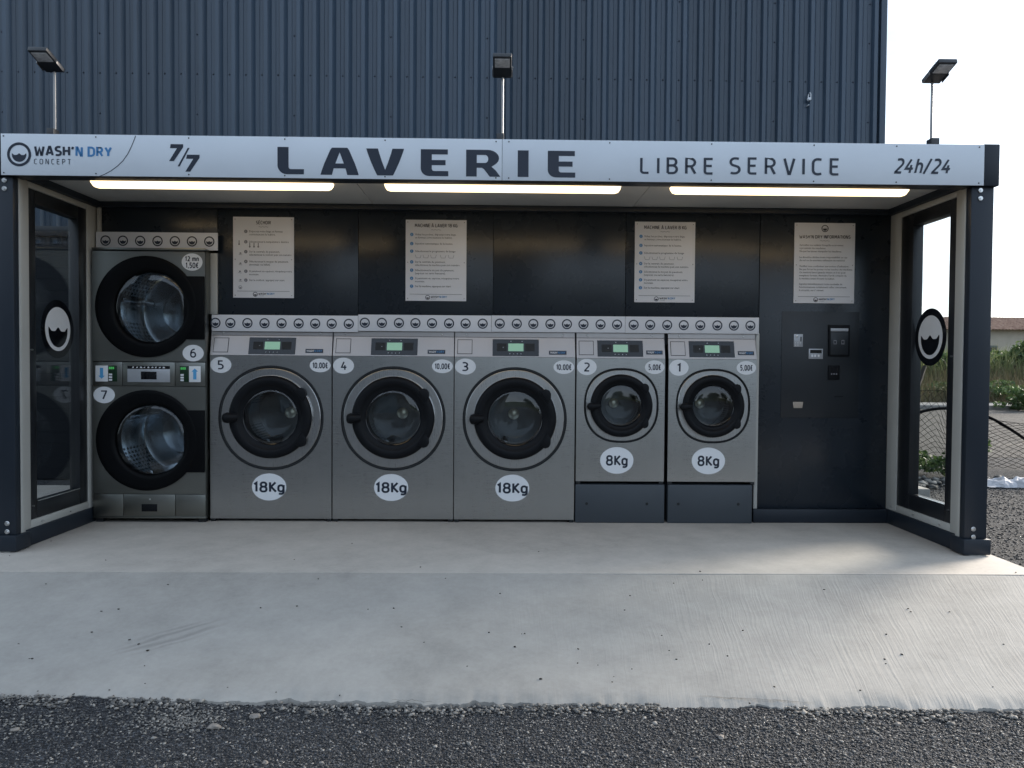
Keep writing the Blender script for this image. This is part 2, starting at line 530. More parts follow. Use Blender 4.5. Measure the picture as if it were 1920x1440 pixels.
MAT['stones'] = island_mat('loose_stones', [(0.0, (0.020, 0.021, 0.024)), (0.55, (0.048, 0.050, 0.054)), (0.88, (0.11, 0.108, 0.105)),
                                            (1.0, (0.34, 0.32, 0.29))], 0.8)
MAT['dust_stones'] = island_mat('dusty_crumbs', [(0.0, (0.06, 0.06, 0.06)), (0.6, (0.15, 0.143, 0.132)), (1.0, (0.33, 0.31, 0.28))], 0.85)
MAT['pale_stone'] = paint('pale_stone', (0.23, 0.205, 0.18), 0.8, 0.2, 20.0, bump_s=0.3)
MAT['leaf'] = island_mat('shrub_leaves', [(0.0, (0.035, 0.070, 0.022)), (0.5, (0.065, 0.115, 0.035)), (1.0, (0.12, 0.17, 0.06))], 0.5, 0.35)
MAT['reed'] = island_mat('reed_leaves', [(0.0, (0.08, 0.11, 0.04)), (0.6, (0.14, 0.17, 0.07)), (1.0, (0.24, 0.24, 0.11))], 0.5, 0.5)
MAT['dry'] = island_mat('dry_grass', [(0.0, (0.10, 0.085, 0.045)), (0.6, (0.17, 0.14, 0.08)), (1.0, (0.10, 0.12, 0.05))], 0.7, 0.3)
MAT['tree_leaf'] = island_mat('dark_tree_leaves', [(0.0, (0.02, 0.035, 0.015)), (1.0, (0.06, 0.085, 0.035))], 0.6, 0.25)
MAT['bark'] = paint('bark', (0.09, 0.07, 0.05), 0.9, 0.3, 8.0, bump_s=0.5)
MAT['bank'] = paint('dry_bank_soil', (0.15, 0.13, 0.085), 0.95, 0.3, 1.2, bump_s=0.4)
MAT['debris'] = island_mat('seed_bits', [(0.0, (0.02, 0.017, 0.014)), (1.0, (0.06, 0.05, 0.04))], 0.8)


def tile_mat():
    m, nt, b = new_mat('roof_tiles')
    n = noise_node(nt, 4.0, 5.0)
    r = ramp(nt, n.outputs['Fac'], [(0.3, (0.16, 0.085, 0.055)), (0.55, (0.27, 0.16, 0.105)), (0.75, (0.36, 0.24, 0.17))])
    nt.links.new(r.outputs['Color'], b.inputs['Base Color'])
    b.inputs['Roughness'].default_value = 0.85
    return m


MAT['tiles'] = tile_mat()


# ------------------------------------------------------------------ mesh helpers
ORG = {}          # object name -> world origin of its root


def tag(o, label=None, cat=None, group=None, kind=None):
    if label: o['label'] = label
    if cat: o['category'] = cat
    if group: o['group'] = group
    if kind: o['kind'] = kind
    return o


def thing(name, loc, label, cat, group=None):
    o = bpy.data.objects.new(name, None)
    o.empty_display_size = 0.1
    o.location = loc
    col.objects.link(o)
    ORG[o.name] = np.array(loc, float)
    return tag(o, label, cat, group)


def link_mesh(name, me, parent=None, loc=None):
    o = bpy.data.objects.new(name, me)
    col.objects.link(o)
    if parent is not None:
        o.parent = parent
        ORG[o.name] = ORG[parent.name]
    else:
        ORG[o.name] = np.zeros(3) if loc is None else np.array(loc, float)
        if loc is not None:
            o.location = loc
    return o


def copy_tree(src, parent=None):
    c = src.copy()
    col.objects.link(c)
    if parent is not None:
        c.parent = parent
        ORG[c.name] = ORG[parent.name]
    else:
        ORG[c.name] = ORG[src.name]
    for ch in list(src.children):
        copy_tree(ch, c)
    return c


class MB:
    def __init__(self):
        self.v, self.f, self.uv = [], [], None

    def add(self, verts, faces):
        k = len(self.v)
        self.v += [tuple(map(float, p)) for p in verts]
        self.f += [tuple(i + k for i in q) for q in faces]
        return self

    def box(self, x0, x1, y0, y1, z0, z1):
        if x0 > x1: x0, x1 = x1, x0
        if y0 > y1: y0, y1 = y1, y0
        if z0 > z1: z0, z1 = z1, z0
        return self.add([(x0, y0, z0), (x1, y0, z0), (x1, y1, z0), (x0, y1, z0), (x0, y0, z1), (x1, y0, z1), (x1, y1, z1), (x0, y1, z1)],
                        [(0, 3, 2, 1), (4, 5, 6, 7), (0, 1, 5, 4), (1, 2, 6, 5), (2, 3, 7, 6), (3, 0, 4, 7)])

    def prism(self, pts, y0, y1):
        """polygon in (x,z), counter-clockwise seen from the front (-y), extruded y0 (front) to y1"""
        n = len(pts)
        v = [(x, y0, z) for x, z in pts] + [(x, y1, z) for x, z in pts]
        f = [tuple(range(n)), tuple(range(2 * n - 1, n - 1, -1))]
        f += [(i + n, (i + 1) % n + n, (i + 1) % n, i) for i in range(n)]
        return self.add(v, f)

    def flat(self, pts, y):
        return self.add([(x, y, z) for x, z in pts], [tuple(range(len(pts)))])

    def lathe(self, prof, cx, cz, n=48, shape=None, cap0=False, cap1=False):
        """profile of (r, y) turned round the y axis through (cx, cz); shape(a) scales the radius"""
        k = len(prof)
        v, f = [], []
        for i in range(n):
            a = 2 * math.pi * i / n
            s = shape(a) if shape else 1.0
            for r, y in prof:
                v.append((cx + r * s * math.cos(a), y, cz + r * s * math.sin(a)))
        for i in range(n):
            j = (i + 1) % n
            for q in range(k - 1):
                f.append((i * k + q, j * k + q, j * k + q + 1, i * k + q + 1))
        if cap0: f.append(tuple(i * k for i in range(n))[::-1])
        if cap1: f.append(tuple(i * k + k - 1 for i in range(n)))
        return self.add(v, f)

    def tube(self, path, r, n=8, caps=True):
        path = [np.array(p, float) for p in path]
        m = len(path)
        v, f = [], []
        ref = np.array([0.0, 0.0, 1.0])
        for i, p in enumerate(path):
            t = path[min(i + 1, m - 1)] - path[max(i - 1, 0)]
            t /= np.linalg.norm(t) + 1e-12
            rr = ref if abs(t @ ref) < 0.95 else np.array([1.0, 0, 0])
            a = np.cross(t, rr); a /= np.linalg.norm(a)
            b = np.cross(t, a)
            rad = r[i] if hasattr(r, '__len__') else r
            for k in range(n):
                w = 2 * math.pi * k / n
                v.append(p + rad * (math.cos(w) * a + math.sin(w) * b))
        for i in range(m - 1):
            for k in range(n):
                l = (k + 1) % n
                f.append((i * n + k, i * n + l, (i + 1) * n + l, (i + 1) * n + k))
        if caps:
            f.append(tuple(range(n))[::-1]); f.append(tuple((m - 1) * n + k for k in range(n)))
        return self.add(v, f)

    def build(self, name, mat, parent=None, bevel=0.0, smooth=0.0, loc=None, local=False, segs=2):
        me = bpy.data.meshes.new(name)
        v = np.array(self.v, float)
        if parent is not None and not local:
            v = v - ORG[parent.name]
        elif loc is not None and not local:
            v = v - np.array(loc)
        me.from_pydata([tuple(p) for p in v], [], self.f)
        if bevel:
            bm = bmesh.new()
            bm.from_mesh(me)
            bm.normal_update()
            es = [e for e in bm.edges if len(e.link_faces) == 2 and e.calc_face_angle(0) > 0.5]
            bmesh.ops.bevel(bm, geom=es, offset=bevel, segments=segs, affect='EDGES', profile=0.5, clamp_overlap=True)
            bm.to_mesh(me)
            bm.free()
            smooth = smooth or 40
        me.materials.append(MAT[mat])
        if smooth:
            me.polygons.foreach_set('use_smooth', [True] * len(me.polygons))
            me.set_sharp_from_angle(angle=R(smooth))
        me.update()
        return link_mesh(name, me, parent, loc)


def np_mesh(name, verts, faces, mat, parent=None, loc=None):
    """fast mesh from arrays, faces all of one size"""
    me = bpy.data.meshes.new(name)
    verts = np.asarray(verts, np.float32)
    if parent is not None:
        verts = verts - ORG[parent.name].astype(np.float32)
    elif loc is not None:
        verts = verts - np.array(loc, np.float32)
    faces = np.asarray(faces, np.int32)
    nf, k = faces.shape
    me.vertices.add(len(verts)); me.vertices.foreach_set('co', verts.ravel().astype(np.float32))
    me.loops.add(nf * k); me.loops.foreach_set('vertex_index', faces.ravel())
    me.polygons.add(nf)
    me.polygons.foreach_set('loop_start', np.arange(0, nf * k, k, dtype=np.int32))
    me.update(calc_edges=True)
    me.validate()
    me.materials.append(MAT[mat])
    return link_mesh(name, me, parent, loc)


# ---- text: the built-in font turned to flat meshes, fitted into a rectangle
_tc = {}


def text_mesh(s, bold=0.0, shear=0.0, spacing=1.0, res=3, line=1.0, align='LEFT'):
    key = (s, bold, shear, spacing, res, line, align)
    if key in _tc: return _tc[key]
    cu = bpy.data.curves.new('tmp', 'FONT')
    cu.body = s
    cu.size = 1.0
    cu.offset = bold
    cu.shear = shear
    cu.space_character = spacing
    cu.space_line = line
    cu.align_x = align
    cu.resolution_u = res
    ob = bpy.data.objects.new('tmp', cu)
    me = ob.to_mesh()
    v = np.array([tuple(x.co) for x in me.vertices]) if len(me.vertices) else np.zeros((0, 3))
    f = [tuple(p.vertices) for p in me.polygons]
    ob.to_mesh_clear()
    bpy.data.objects.remove(ob)
    bpy.data.curves.remove(cu)
    _tc[key] = (v[:, :2], f)
    return _tc[key]


def text_fit(mb, s, x0, x1, z0, z1, y, fn=None, **kw):
    """flat text filling x0..x1, z0..z1 in the plane y (facing -y); fn maps (x,z,y)->3d"""
    v, f = text_mesh(s, **kw)
    lo, hi = v.min(0), v.max(0)
    sx, sz = (x1 - x0) / (hi[0] - lo[0]), (z1 - z0) / (hi[1] - lo[1])
    pts = [(x0 + (p[0] - lo[0]) * sx, z0 + (p[1] - lo[1]) * sz) for p in v]
    mb.add([fn(x, z) if fn else (x, y, z) for x, z in pts], f)
    return mb


def text_at(mb, s, x, z, size, y, fn=None, maxw=None, align='LEFT', **kw):
    """text on a baseline (x,z) with letter size; squeezed to maxw if too long"""
    v, f = text_mesh(s, **kw)
    wd = v[:, 0].max() * size
    sx = size * (min(1.0, maxw / wd) if maxw else 1.0)
    off = -v[:, 0].max() * sx / 2 if align == 'CENTER' else 0.0
    mb.add([(fn(x + off + p[0] * sx, z + p[1] * size) if fn else (x + off + p[0] * sx, y, z + p[1] * size)) for p in v], f)
    return mb


# ---- a plain stroke alphabet (cap height 1) for the signs, stickers and titles
def _arc(cx, cz, rx, rz, a0, a1, n=10):
    return [(cx + rx * math.cos(R(a0 + (a1 - a0) * i / n)), cz + rz * math.sin(R(a0 + (a1 - a0) * i / n))) for i in range(n + 1)]


def _rr(x0, x1, z0, z1, r):
    r = min(r, (x1 - x0) / 2, (z1 - z0) / 2)
    p = _arc(x1 - r, z1 - r, r, r, 0, 90, 5) + _arc(x0 + r, z1 - r, r, r, 90, 180, 5) + _arc(x0 + r, z0 + r, r, r, 180, 270, 5) + _arc(x1 - r, z0 + r, r, r, 270, 360, 5)
    return p + ['c']


GLY = {
    '0': (0.56, [_rr(0, 0.56, 0, 1, 0.27)]),
    '1': (0.26, [[(0.0, 0.80), (0.22, 0.97), (0.22, 0.0)]]),
    '2': (0.56, [[(0.02, 0.97)] + _arc(0.27, 0.73, 0.27, 0.27, 95, -30) + [(0.06, 0.04), (0.06, 0.0), (0.56, 0.0)]]),
    '3': (0.54, [[(0.02, 0.99)] + _arc(0.25, 0.755, 0.26, 0.245, 80, -80) + [(0.16, 0.51)], [(0.16, 0.51)] + _arc(0.24, 0.255, 0.30, 0.255, 80, -90) + [(0.0, 0.02)]]),
    '4': (0.62, [[(0.32, 1.0), (0.02, 0.30), (0.62, 0.30)], [(0.42, 0.58), (0.42, -0.02)]]),
    '5': (0.54, [[(0.50, 1.0), (0.06, 1.0), (0.05, 0.57), (0.2, 0.57)] + _arc(0.22, 0.285, 0.32, 0.285, 80, -90) + [(0.0, 0.02)]]),
    '6': (0.56, [_rr(0, 0.56, 0, 0.60, 0.26), [(0.48, 1.0)] + _arc(0.40, 0.45, 0.40, 0.53, 100, 180) + [(0.0, 0.28)]]),
    '7': (0.56, [[(0.0, 1.0), (0.56, 1.0), (0.56, 0.93), (0.22, -0.02)]]),
    '8': (0.58, [_rr(0.03, 0.55, 0.53, 1.0, 0.22), _rr(0, 0.58, 0.0, 0.53, 0.24)]),
    'K': (0.46, [[(0, -0.02), (0, 1.02)], [(0.53, 1.02), (0.06, 0.49)], [(0.10, 0.53), (0.57, -0.02)]]),
    'g': (0.50, [_rr(0, 0.50, 0.02, 0.70, 0.24), [(0.50, 0.72), (0.50, -0.02)] + _arc(0.25, -0.04, 0.25, 0.22, 0, -105, 8) + [(0.04, -0.24)]]),
    '€': (0.52, [_arc(0.38, 0.5, 0.34, 0.5, 62, 298, 18), [(-0.06, 0.59), (0.42, 0.59)], [(-0.06, 0.41), (0.40, 0.41)]]),
    ',': (0.10, [[(0.08, 0.10), (0.02, -0.16)]]),
    "'": (0.10, [[(0.08, 1.02), (0.02, 0.72)]]),
    '/': (0.36, [[(0.0, -0.08), (0.36, 1.06)]]),
    'm': (0.78, [[(0, -0.02), (0, 0.72)], [(0, 0.45)] + _arc(0.195, 0.46, 0.195, 0.24, 175, 0, 8) + [(0.39, -0.02)], [(0.39, 0.45)] + _arc(0.585, 0.46, 0.195, 0.24, 175, 0, 8) + [(0.78, -0.02)]]),
    'n': (0.44, [[(0, -0.02), (0, 0.72)], [(0, 0.45)] + _arc(0.22, 0.46, 0.22, 0.24, 175, 0, 8) + [(0.44, -0.02)]]),
    'h': (0.44, [[(0, -0.02), (0, 1.05)], [(0, 0.45)] + _arc(0.22, 0.46, 0.22, 0.24, 175, 0, 8) + [(0.44, -0.02)]]),
    'A': (0.64, [[(0, -0.02), (0.27, 1.0), (0.37, 1.0), (0.64, -0.02)], [(0.10, 0.28), (0.54, 0.28)]]),
    'B': (0.54, [[(0, 0.0), (0, 1.0), (0.28, 1.0)] + _arc(0.28, 0.765, 0.22, 0.235, 80, -80) + [(0.0, 0.52)], [(0.05, 0.52), (0.28, 0.52)] + _arc(0.28, 0.26, 0.26, 0.26, 80, -80) + [(0.28, 0.0), (0.0, 0.0)]]),
    'C': (0.50, [[(0.50, 0.97), (0.34, 1.0)] + _arc(0.27, 0.73, 0.27, 0.27, 90, 180, 6) + _arc(0.27, 0.27, 0.27, 0.27, 180, 270, 6) + [(0.34, 0.0), (0.50, 0.03)]]),
    'D': (0.58, [[(0, 0.0), (0, 1.0), (0.26, 1.0)] + _arc(0.26, 0.68, 0.32, 0.32, 80, 0, 6) + _arc(0.26, 0.32, 0.32, 0.32, 0, -80, 6) + [(0.26, 0.0), (0, 0.0), 'c']]),
    'E': (0.46, [[(0.46, 1.0), (0, 1.0), (0, 0.14)] + _arc(0.14, 0.14, 0.14, 0.14, 180, 270, 4) + [(0.46, 0.0)], [(0.04, 0.52), (0.41, 0.52)]]),
    'F': (0.44, [[(0.44, 1.0), (0, 1.0), (0, -0.02)], [(0.04, 0.50), (0.40, 0.50)]]),
    'G': (0.54, [[(0.52, 0.97), (0.34, 1.0)] + _arc(0.27, 0.73, 0.27, 0.27, 90, 180, 6) + _arc(0.27, 0.27, 0.27, 0.27, 180, 270, 6) + [(0.36, 0.0), (0.54, 0.04), (0.54, 0.48), (0.30, 0.48)]]),
    'H': (0.56, [[(0, -0.02), (0, 1.02)], [(0.56, -0.02), (0.56, 1.02)], [(0, 0.52), (0.56, 0.52)]]),
    'I': (0.0, [[(0, -0.02), (0, 1.02)]]),
    'L': (0.44, [[(0, 1.02), (0, 0.15)] + _arc(0.15, 0.15, 0.15, 0.15, 180, 270, 4) + [(0.44, 0.0)]]),
    'M': (0.72, [[(0, -0.02), (0.03, 1.0), (0.10, 1.0), (0.36, 0.30), (0.62, 1.0), (0.69, 1.0), (0.72, -0.02)]]),
    'N': (0.56, [[(0, -0.02), (0, 1.0), (0.09, 1.0), (0.47, 0.0), (0.56, 0.0), (0.56, 1.02)]]),
    'O': (0.60, [_rr(0, 0.60, 0, 1, 0.29)]),
    'P': (0.52, [[(0, -0.02), (0, 1.0), (0.28, 1.0)] + _arc(0.26, 0.725, 0.26, 0.275, 85, -85) + [(0.0, 0.45)]]),
    'R': (0.54, [[(0, -0.02), (0, 1.0), (0.28, 1.0)] + _arc(0.25, 0.74, 0.26, 0.26, 85, -85) + [(0.0, 0.48)], [(0.28, 0.48), (0.53, -0.02)]]),
    'S': (0.52, [[(0.49, 0.97), (0.34, 1.0)] + _arc(0.26, 0.755, 0.26, 0.245, 90, 235) + _arc(0.25, 0.25, 0.28, 0.25, 55, -90) + [(0.16, 0.0), (0.0, 0.03)]]),
    'T': (0.52, [[(0, 1.0), (0.52, 1.0)], [(0.26, 1.0), (0.26, -0.02)]]),
    'V': (0.58, [[(0, 1.02), (0.25, 0.0), (0.33, 0.0), (0.58, 1.02)]]),
    'W': (0.88, [[(0, 1.02), (0.17, 0.0), (0.25, 0.0), (0.44, 0.78), (0.63, 0.0), (0.71, 0.0), (0.88, 1.02)]]),
    'Y': (0.58, [[(0, 1.02), (0.29, 0.45), (0.58, 1.02)], [(0.29, 0.47), (0.29, -0.02)]]),
}
GLY['É'] = (GLY['E'][0], GLY['E'][1] + [[(0.16, 1.14), (0.34, 1.30)]])
GLY['À'] = (GLY['A'][0], GLY['A'][1] + [[(0.22, 1.30), (0.40, 1.14)]])


def stroke_fit(mb, s, x0, x1, z0, z1, y, t=0.16, fn=None, gap=0.24, shear=0.0, dy=0.00012):
    """text in strokes of thickness t (of the cap height), baseline z0, cap top z1, filling x0..x1"""
    polys, pen = [], 0.0
    for ch in s:
        if ch == ' ':
            pen += 0.34 + gap * 0.5
            continue
        w_, paths = GLY[ch]
        for p in paths:
            closed = p[-1] == 'c'
            q = [np.array((a[0] + pen, a[1]), float) for a in p if a != 'c']
            q = [q[0]] + [b for a, b in zip(q[:-1], q[1:]) if np.linalg.norm(b - a) > 1e-4]
            if closed and np.linalg.norm(q[0] - q[-1]) < 1e-4: q = q[:-1]
            n = len(q)
            L_, R_ = [], []
            for i in range(n):
                pa = q[i - 1] if (i > 0 or closed) else None
                pb = q[(i + 1) % n] if (i < n - 1 or closed) else None
                d1 = (q[i] - pa) / np.linalg.norm(q[i] - pa) if pa is not None else None
                d2 = (pb - q[i]) / np.linalg.norm(pb - q[i]) if pb is not None else None
                if d1 is None: d1 = d2
                if d2 is None: d2 = d1
                n1 = np.array((-d1[1], d1[0])); n2 = np.array((-d2[1], d2[0]))
                mt = n1 + n2
                mt = mt / max(1e-6, np.linalg.norm(mt))
                k = 1.0 / max(0.45, mt @ n1)
                L_.append(q[i] + mt * k * t / 2); R_.append(q[i] - mt * k * t / 2)
            polys.append((L_, R_, closed))
        pen += w_ + t + gap
    allp = np.array([p for l, r, _ in polys for p in l + r])
    # squeeze the strokes so that the caps keep inside 0..1
    lo, hi = allp[:, 0].min(), allp[:, 0].max()
    kz = (z1 - z0) / (1 + t)
    kx = (x1 - x0 - shear * (z1 - z0)) / (hi - lo)
    for i, (L_, R_, closed) in enumerate(polys):
        n = len(L_)
        v = []
        for a, b in zip(L_, R_):
            for p in (a, b):
                zz = (p[1] + t / 2) * kz
                xx = x0 + (p[0] - lo) * kx + shear * zz
                v.append(fn(xx, z0 + zz) if fn else (xx, y - i * dy, z0 + zz))
        f = [(2 * j, 2 * j + 1, 2 * j + 3, 2 * j + 2) for j in range(n - 1)]
        if closed: f.append((2 * n - 2, 2 * n - 1, 1, 0))
        mb.add(v, f)
    return mb


def ellipse(cx, cz, rx, rz, n=40):
    return [(cx + rx * math.cos(2 * math.pi * i / n), cz + rz * math.sin(2 * math.pi * i / n)) for i in range(n)]


def water_pts(cx, cz, r):
    """the water in the drum emblem: wavy top, round bottom"""
    p = []
    for i in range(21):                      # round bottom, left to right
        a = math.pi + math.pi * i / 20
        p.append((cx + 0.60 * r * math.cos(a), cz - 0.02 * r + 0.60 * r * math.sin(a)))
    for i in range(25):                      # wavy top, right to left
        t = i / 24
        x = 0.60 - 1.2 * t
        zz = 0.07 * math.cos((t - 0.5) * 2 * math.pi * 2.0) + 0.02 * math.cos((t - 0.5) * 2 * math.pi * 4)
        p.append((cx + x * r, cz + (zz + 0.0) * r))
    return p


def emblem(mb, cx, cz, r, y, t=0.2):
    n = 40
    v, f = [], []
    for i in range(n):
        a = 2 * math.pi * i / n
        v += [(cx + r * math.cos(a), y, cz + r * math.sin(a)), (cx + r * (1 - t) * math.cos(a), y, cz + r * (1 - t) * math.sin(a))]
    for i in range(n):
        j = (i + 1) % n
        f.append((2 * i, 2 * j, 2 * j + 1, 2 * i + 1))
    mb.add(v, f)
    mb.flat(water_pts(cx, cz, r), y)
    return mb


# ================================================================== the setting
def ground_h(x, y):
    front = np.clip((-0.2 - y) / 1.2, 0, 1)
    return -0.055 - 0.155 * front * front * (3 - 2 * front)


def build_ground():
    gx = np.concatenate([np.linspace(-400, -6, 40)[:-1], np.linspace(-6, 9, 101), np.linspace(9, 400, 40)[1:]])
    gy = np.concatenate([np.linspace(-400, -4, 40)[:-1], np.linspace(-4, 4, 81), np.linspace(4, 400, 40)[1:]])
    X, Y = np.meshgrid(gx, gy)
    Z = ground_h(X, Y)
    near = (np.abs(X) < 9) & (Y > -4) & (Y < 4)
    bumpz = 0.012 * np.sin(X * 2.1 + 1.3 * np.sin(Y * 1.7)) * np.sin(Y * 2.7 + X * 0.6) - 0.006
    Z = Z + np.where(near, bumpz, 0)
    nx, ny = len(gx), len(gy)
    idx = np.arange(nx * ny).reshape(ny, nx)
    f = np.stack([idx[:-1, :-1].ravel(), idx[:-1, 1:].ravel(), idx[1:, 1:].ravel(), idx[1:, :-1].ravel()], 1)
    o = np_mesh('ground', np.stack([X.ravel(), Y.ravel(), Z.ravel()], 1), f, 'asphalt')
    tag(o, kind='structure')
    return o


build_ground()

SLAB_Y = -0.43
SLAB_X1 = 3.062


def build_slab():
    m = MB()
    m.box(-4.3, SLAB_X1, SLAB_Y, 2.55, -0.18, 0.0)
    o = m.build('slab', 'slab', bevel=0.006)
    tag(o, kind='structure')
    # ramp : grid with an uneven, crumbling front edge, sloping to the asphalt
    nx, ny = 640, 46
    xs = np.linspace(-4.3, 3.35, nx)
    v, f = [], []
    for i, x in enumerate(xs):
        edge = -1.600 - 0.030 * x
        edge += 0.022 * mnoise.noise((x * 2.2, 3.1, 0)) + 0.024 * mnoise.noise((x * 8.0, 7.7, 0)) + 0.016 * mnoise.noise((x * 27.0, 1.7, 0)) + 0.010 * mnoise.noise((x * 70.0, 4.7, 0))
        for j in range(ny):
            t = j / (ny - 1)
            y = (SLAB_Y - 0.003) + (edge - SLAB_Y) * t
            z = -0.004 - 0.190 * (y - SLAB_Y) / (-1.600 - 0.030 * x - SLAB_Y) + 0.004 * mnoise.noise((x * 1.5, y * 1.5, 0.0))
            if t > 0.93:
                z -= 0.012 * ((t - 0.93) / 0.07) ** 2
            v.append((x, y, z))
    for i in range(nx - 1):
        for j in range(ny - 1):
            a = i * ny + j
            f.append((a, a + 1, a + ny + 1, a + ny))
    k = len(v)                                # the broken front face
    for i in range(nx):
        x, y, z = v[i * ny + ny - 1]
        v.append((x, y - 0.012 - 0.006 * mnoise.noise((x * 20, 0, 0)), -0.30))
    for i in range(nx - 1):
        f.append((i * ny + ny - 1, k + i, k + i + 1, (i + 1) * ny + ny - 1))
    # right side face
    b = len(v)
    for j in range(ny):
        x, y, z = v[(nx - 1) * ny + j]
        v.append((x, y, -0.32))
    for j in range(ny - 1):
        f.append(((nx - 1) * ny + j, (nx - 1) * ny + j + 1, b + j + 1, b + j))
    mm = MB().add(v, f)
    o = mm.build('ramp', 'ramp', smooth=50)
    tag(o, kind='structure')
    return xs


build_slab()


def ramp_z(x, y):
    t = (y - SLAB_Y) / (-1.585 - 0.03 * x - SLAB_Y)
    return np.where(y > SLAB_Y, 0.0, -0.004 - 0.19 * np.clip(t, 0, 1))


# far ground to the right: road, pale kerb, dry bank
def sheet(name, x0, x1, y0, y1, z, mat, nx=2, ny=2, h=None):
    xs, ys = np.linspace(x0, x1, nx), np.linspace(y0, y1, ny)
    X, Y = np.meshgrid(xs, ys)
    Z = np.full_like(X, z) if h is None else h(X, Y)
    idx = np.arange(nx * ny).reshape(ny, nx)
    f = np.stack([idx[:-1, :-1].ravel(), idx[:-1, 1:].ravel(), idx[1:, 1:].ravel(), idx[1:, :-1].ravel()], 1)
    o = np_mesh(name, np.stack([X.ravel(), Y.ravel(), Z.ravel()], 1), f, mat)
    tag(o, kind='structure')
    return o


sheet('road', 4.6, 90.0, 5.6, 17.6, -0.051, 'road')
m = MB(); m.box(4.6, 90.0, 17.6, 19.4, -0.2, 0.07)
tag(m.build('pavement', 'kerb', bevel=0.02), kind='structure')


def bank_h(X, Y):
    t = np.clip((Y - 19.4) / 6.0, 0, 1)
    return -0.03 + 0.75 * t * t * (3 - 2 * t) + 0.10 * np.sin(X * 0.9) * np.sin(Y * 0.8) * t


sheet('bank', 4.6, 90.0, 19.4, 60.0, 0, 'bank', 90, 50, bank_h)
# low hills behind the camera (they show in the glass)
m = MB()
hv = []
for i in range(61):
    x = -300 + i * 10
    hv.append((x, 6 + 5 * mnoise.noise((i * 0.21, 0.3, 0)) + 2 * mnoise.noise((i * 0.7, 2.3, 0))))
pts = [(x, -0.5) for x, z in hv][:1] + [(300, -0.5)] + [(x, z) for x, z in hv[::-1]]
m.prism(pts, -232, -220)
tag(m.build('hills', 'tree_leaf'), kind='structure')


# ================================================================== warehouse behind
def warehouse():
    Y0 = 3.35
    x1 = 3.99
    P = 0.1647                              # rib pitch
    W6 = P * 6                              # one sheet = six ribs
    H = 7.2
    root = thing('warehouse', (-4.0, Y0, -0.06), 'tall warehouse clad in dark blue vertical ribbed metal sheets behind the kiosk', 'building')
    n = 17
    # profile of one sheet: pan, flank, crest, flank
    prof = []
    for k in range(6):
        o = k * P
        prof += [(o + 0.000, 0.0), (o + 0.036, 0.0), (o + 0.0385, -0.003), (o + 0.041, 0.0), (o + 0.078, 0.0), (o + 0.092, -0.044), (o + 0.128, -0.044), (o + 0.160, 0.0)]
    prof.append((W6 - 0.0005, 0.0))
    v, f = [], []
    for x, y in prof:
        v += [(x, y, 0.0), (x, y, H)]
    for i in range(len(prof) - 1):
        f.append((2 * i, 2 * i + 2, 2 * i + 3, 2 * i + 1))
    me = bpy.data.meshes.new('cladding_sheet')
    me.from_pydata(v, [], f)
    me.materials.append(MAT['cladding'])
    me.update()
    xs0 = x1 - 0.06
    door_x0, door_x1, door_h = -8.6, -4.15, 2.42
    for i in range(n):
        o = link_mesh('cladding_sheet', me, root)
        o.location = (xs0 - (i + 1) * W6 + 4.0, 0.0 - 0.0012 * (i % 2), 0.0)
    # screws: rows across every rib, and along the sheet laps
    m = MB()

    def screw(x, z, y):
        q = 0.009
        m.lathe([(q, y), (q, y - 0.004), (q * 0.55, y - 0.008)], x, z, 6, cap1=True)
    for i in range(n * 6):
        xr = xs0 - (i + 1) * P
        for zr in (2.86, 4.10, 5.35, 6.6):
            screw(xr + 0.060, zr, Y0)
    for i in range(n):
        xr = xs0 - i * W6 - P
        for zr in (3.27, 3.69, 4.5, 4.9):
            screw(xr + 0.060, zr, Y0)
    m.build('screws', 'navy', root)['kind'] = 'stuff'
    # corner flashing, side and back walls, roof, eaves
    m = MB()
    m.box(x1 - 0.062, x1, Y0 - 0.038, Y0 + 0.1, -0.06, H + 0.02)
    m.build('corner_flashing', 'cladding', root, bevel=0.003)
    m = MB()
    m.box(x1 - 0.05, x1 - 0.004, Y0 + 0.1, Y0 + 18, -0.06, H)
    m.build('side_wall', 'cladding', root)
    m = MB()
    m.box(xs0 - n * W6, x1 - 0.06, Y0 + 0.02, Y0 + 0.1, -0.06, H - 0.01)
    m.build('backing', 'cladding', root)
    m = MB()
    m.box(xs0 - n * W6 - 12, x1 + 0.05, Y0 - 0.12, Y0 + 18.1, H + 0.02, H + 0.22)
    m.build('roof', 'cladding_grey', root, bevel=0.01)
    m = MB()
    m.box(xs0 - n * W6 - 12, xs0 - n * W6 - 0.004, Y0 - 0.004, Y0 + 0.1, -0.06, H)
    m.build('plain_wall', 'cladding', root)
    # slatted door added as a dark backing behind the left side window
    d = MB()
    d.box(door_x0 - 0.09, door_x0, Y0 - 0.10, Y0 - 0.036, -0.06, door_h + 0.1)
    d.box(door_x1, door_x1 + 0.09, Y0 - 0.10, Y0 - 0.036, -0.06, door_h + 0.1)
    d.box(door_x0, door_x1, Y0 - 0.10, Y0 - 0.036, door_h, door_h + 0.1)
    door = d.build('added_door_frame', 'black_frame', root, bevel=0.003)
    s = MB().box(0, door_x1 - door_x0 - 0.004, -0.014, 0.014, 0, 0.119)
    slat = s.build('slat', 'roller', door, bevel=0.001, local=True, segs=1)
    base = np.array([door_x0 + 0.002, Y0 - 0.06, -0.05]) - ORG[root.name]
    slat.location = base
    for k in range(1, int((door_h + 0.05) / 0.12)):
        c = slat.copy(); col.objects.link(c); c.parent = door
        c.location = base + np.array([0, 0, k * 0.12])
    return root


warehouse()
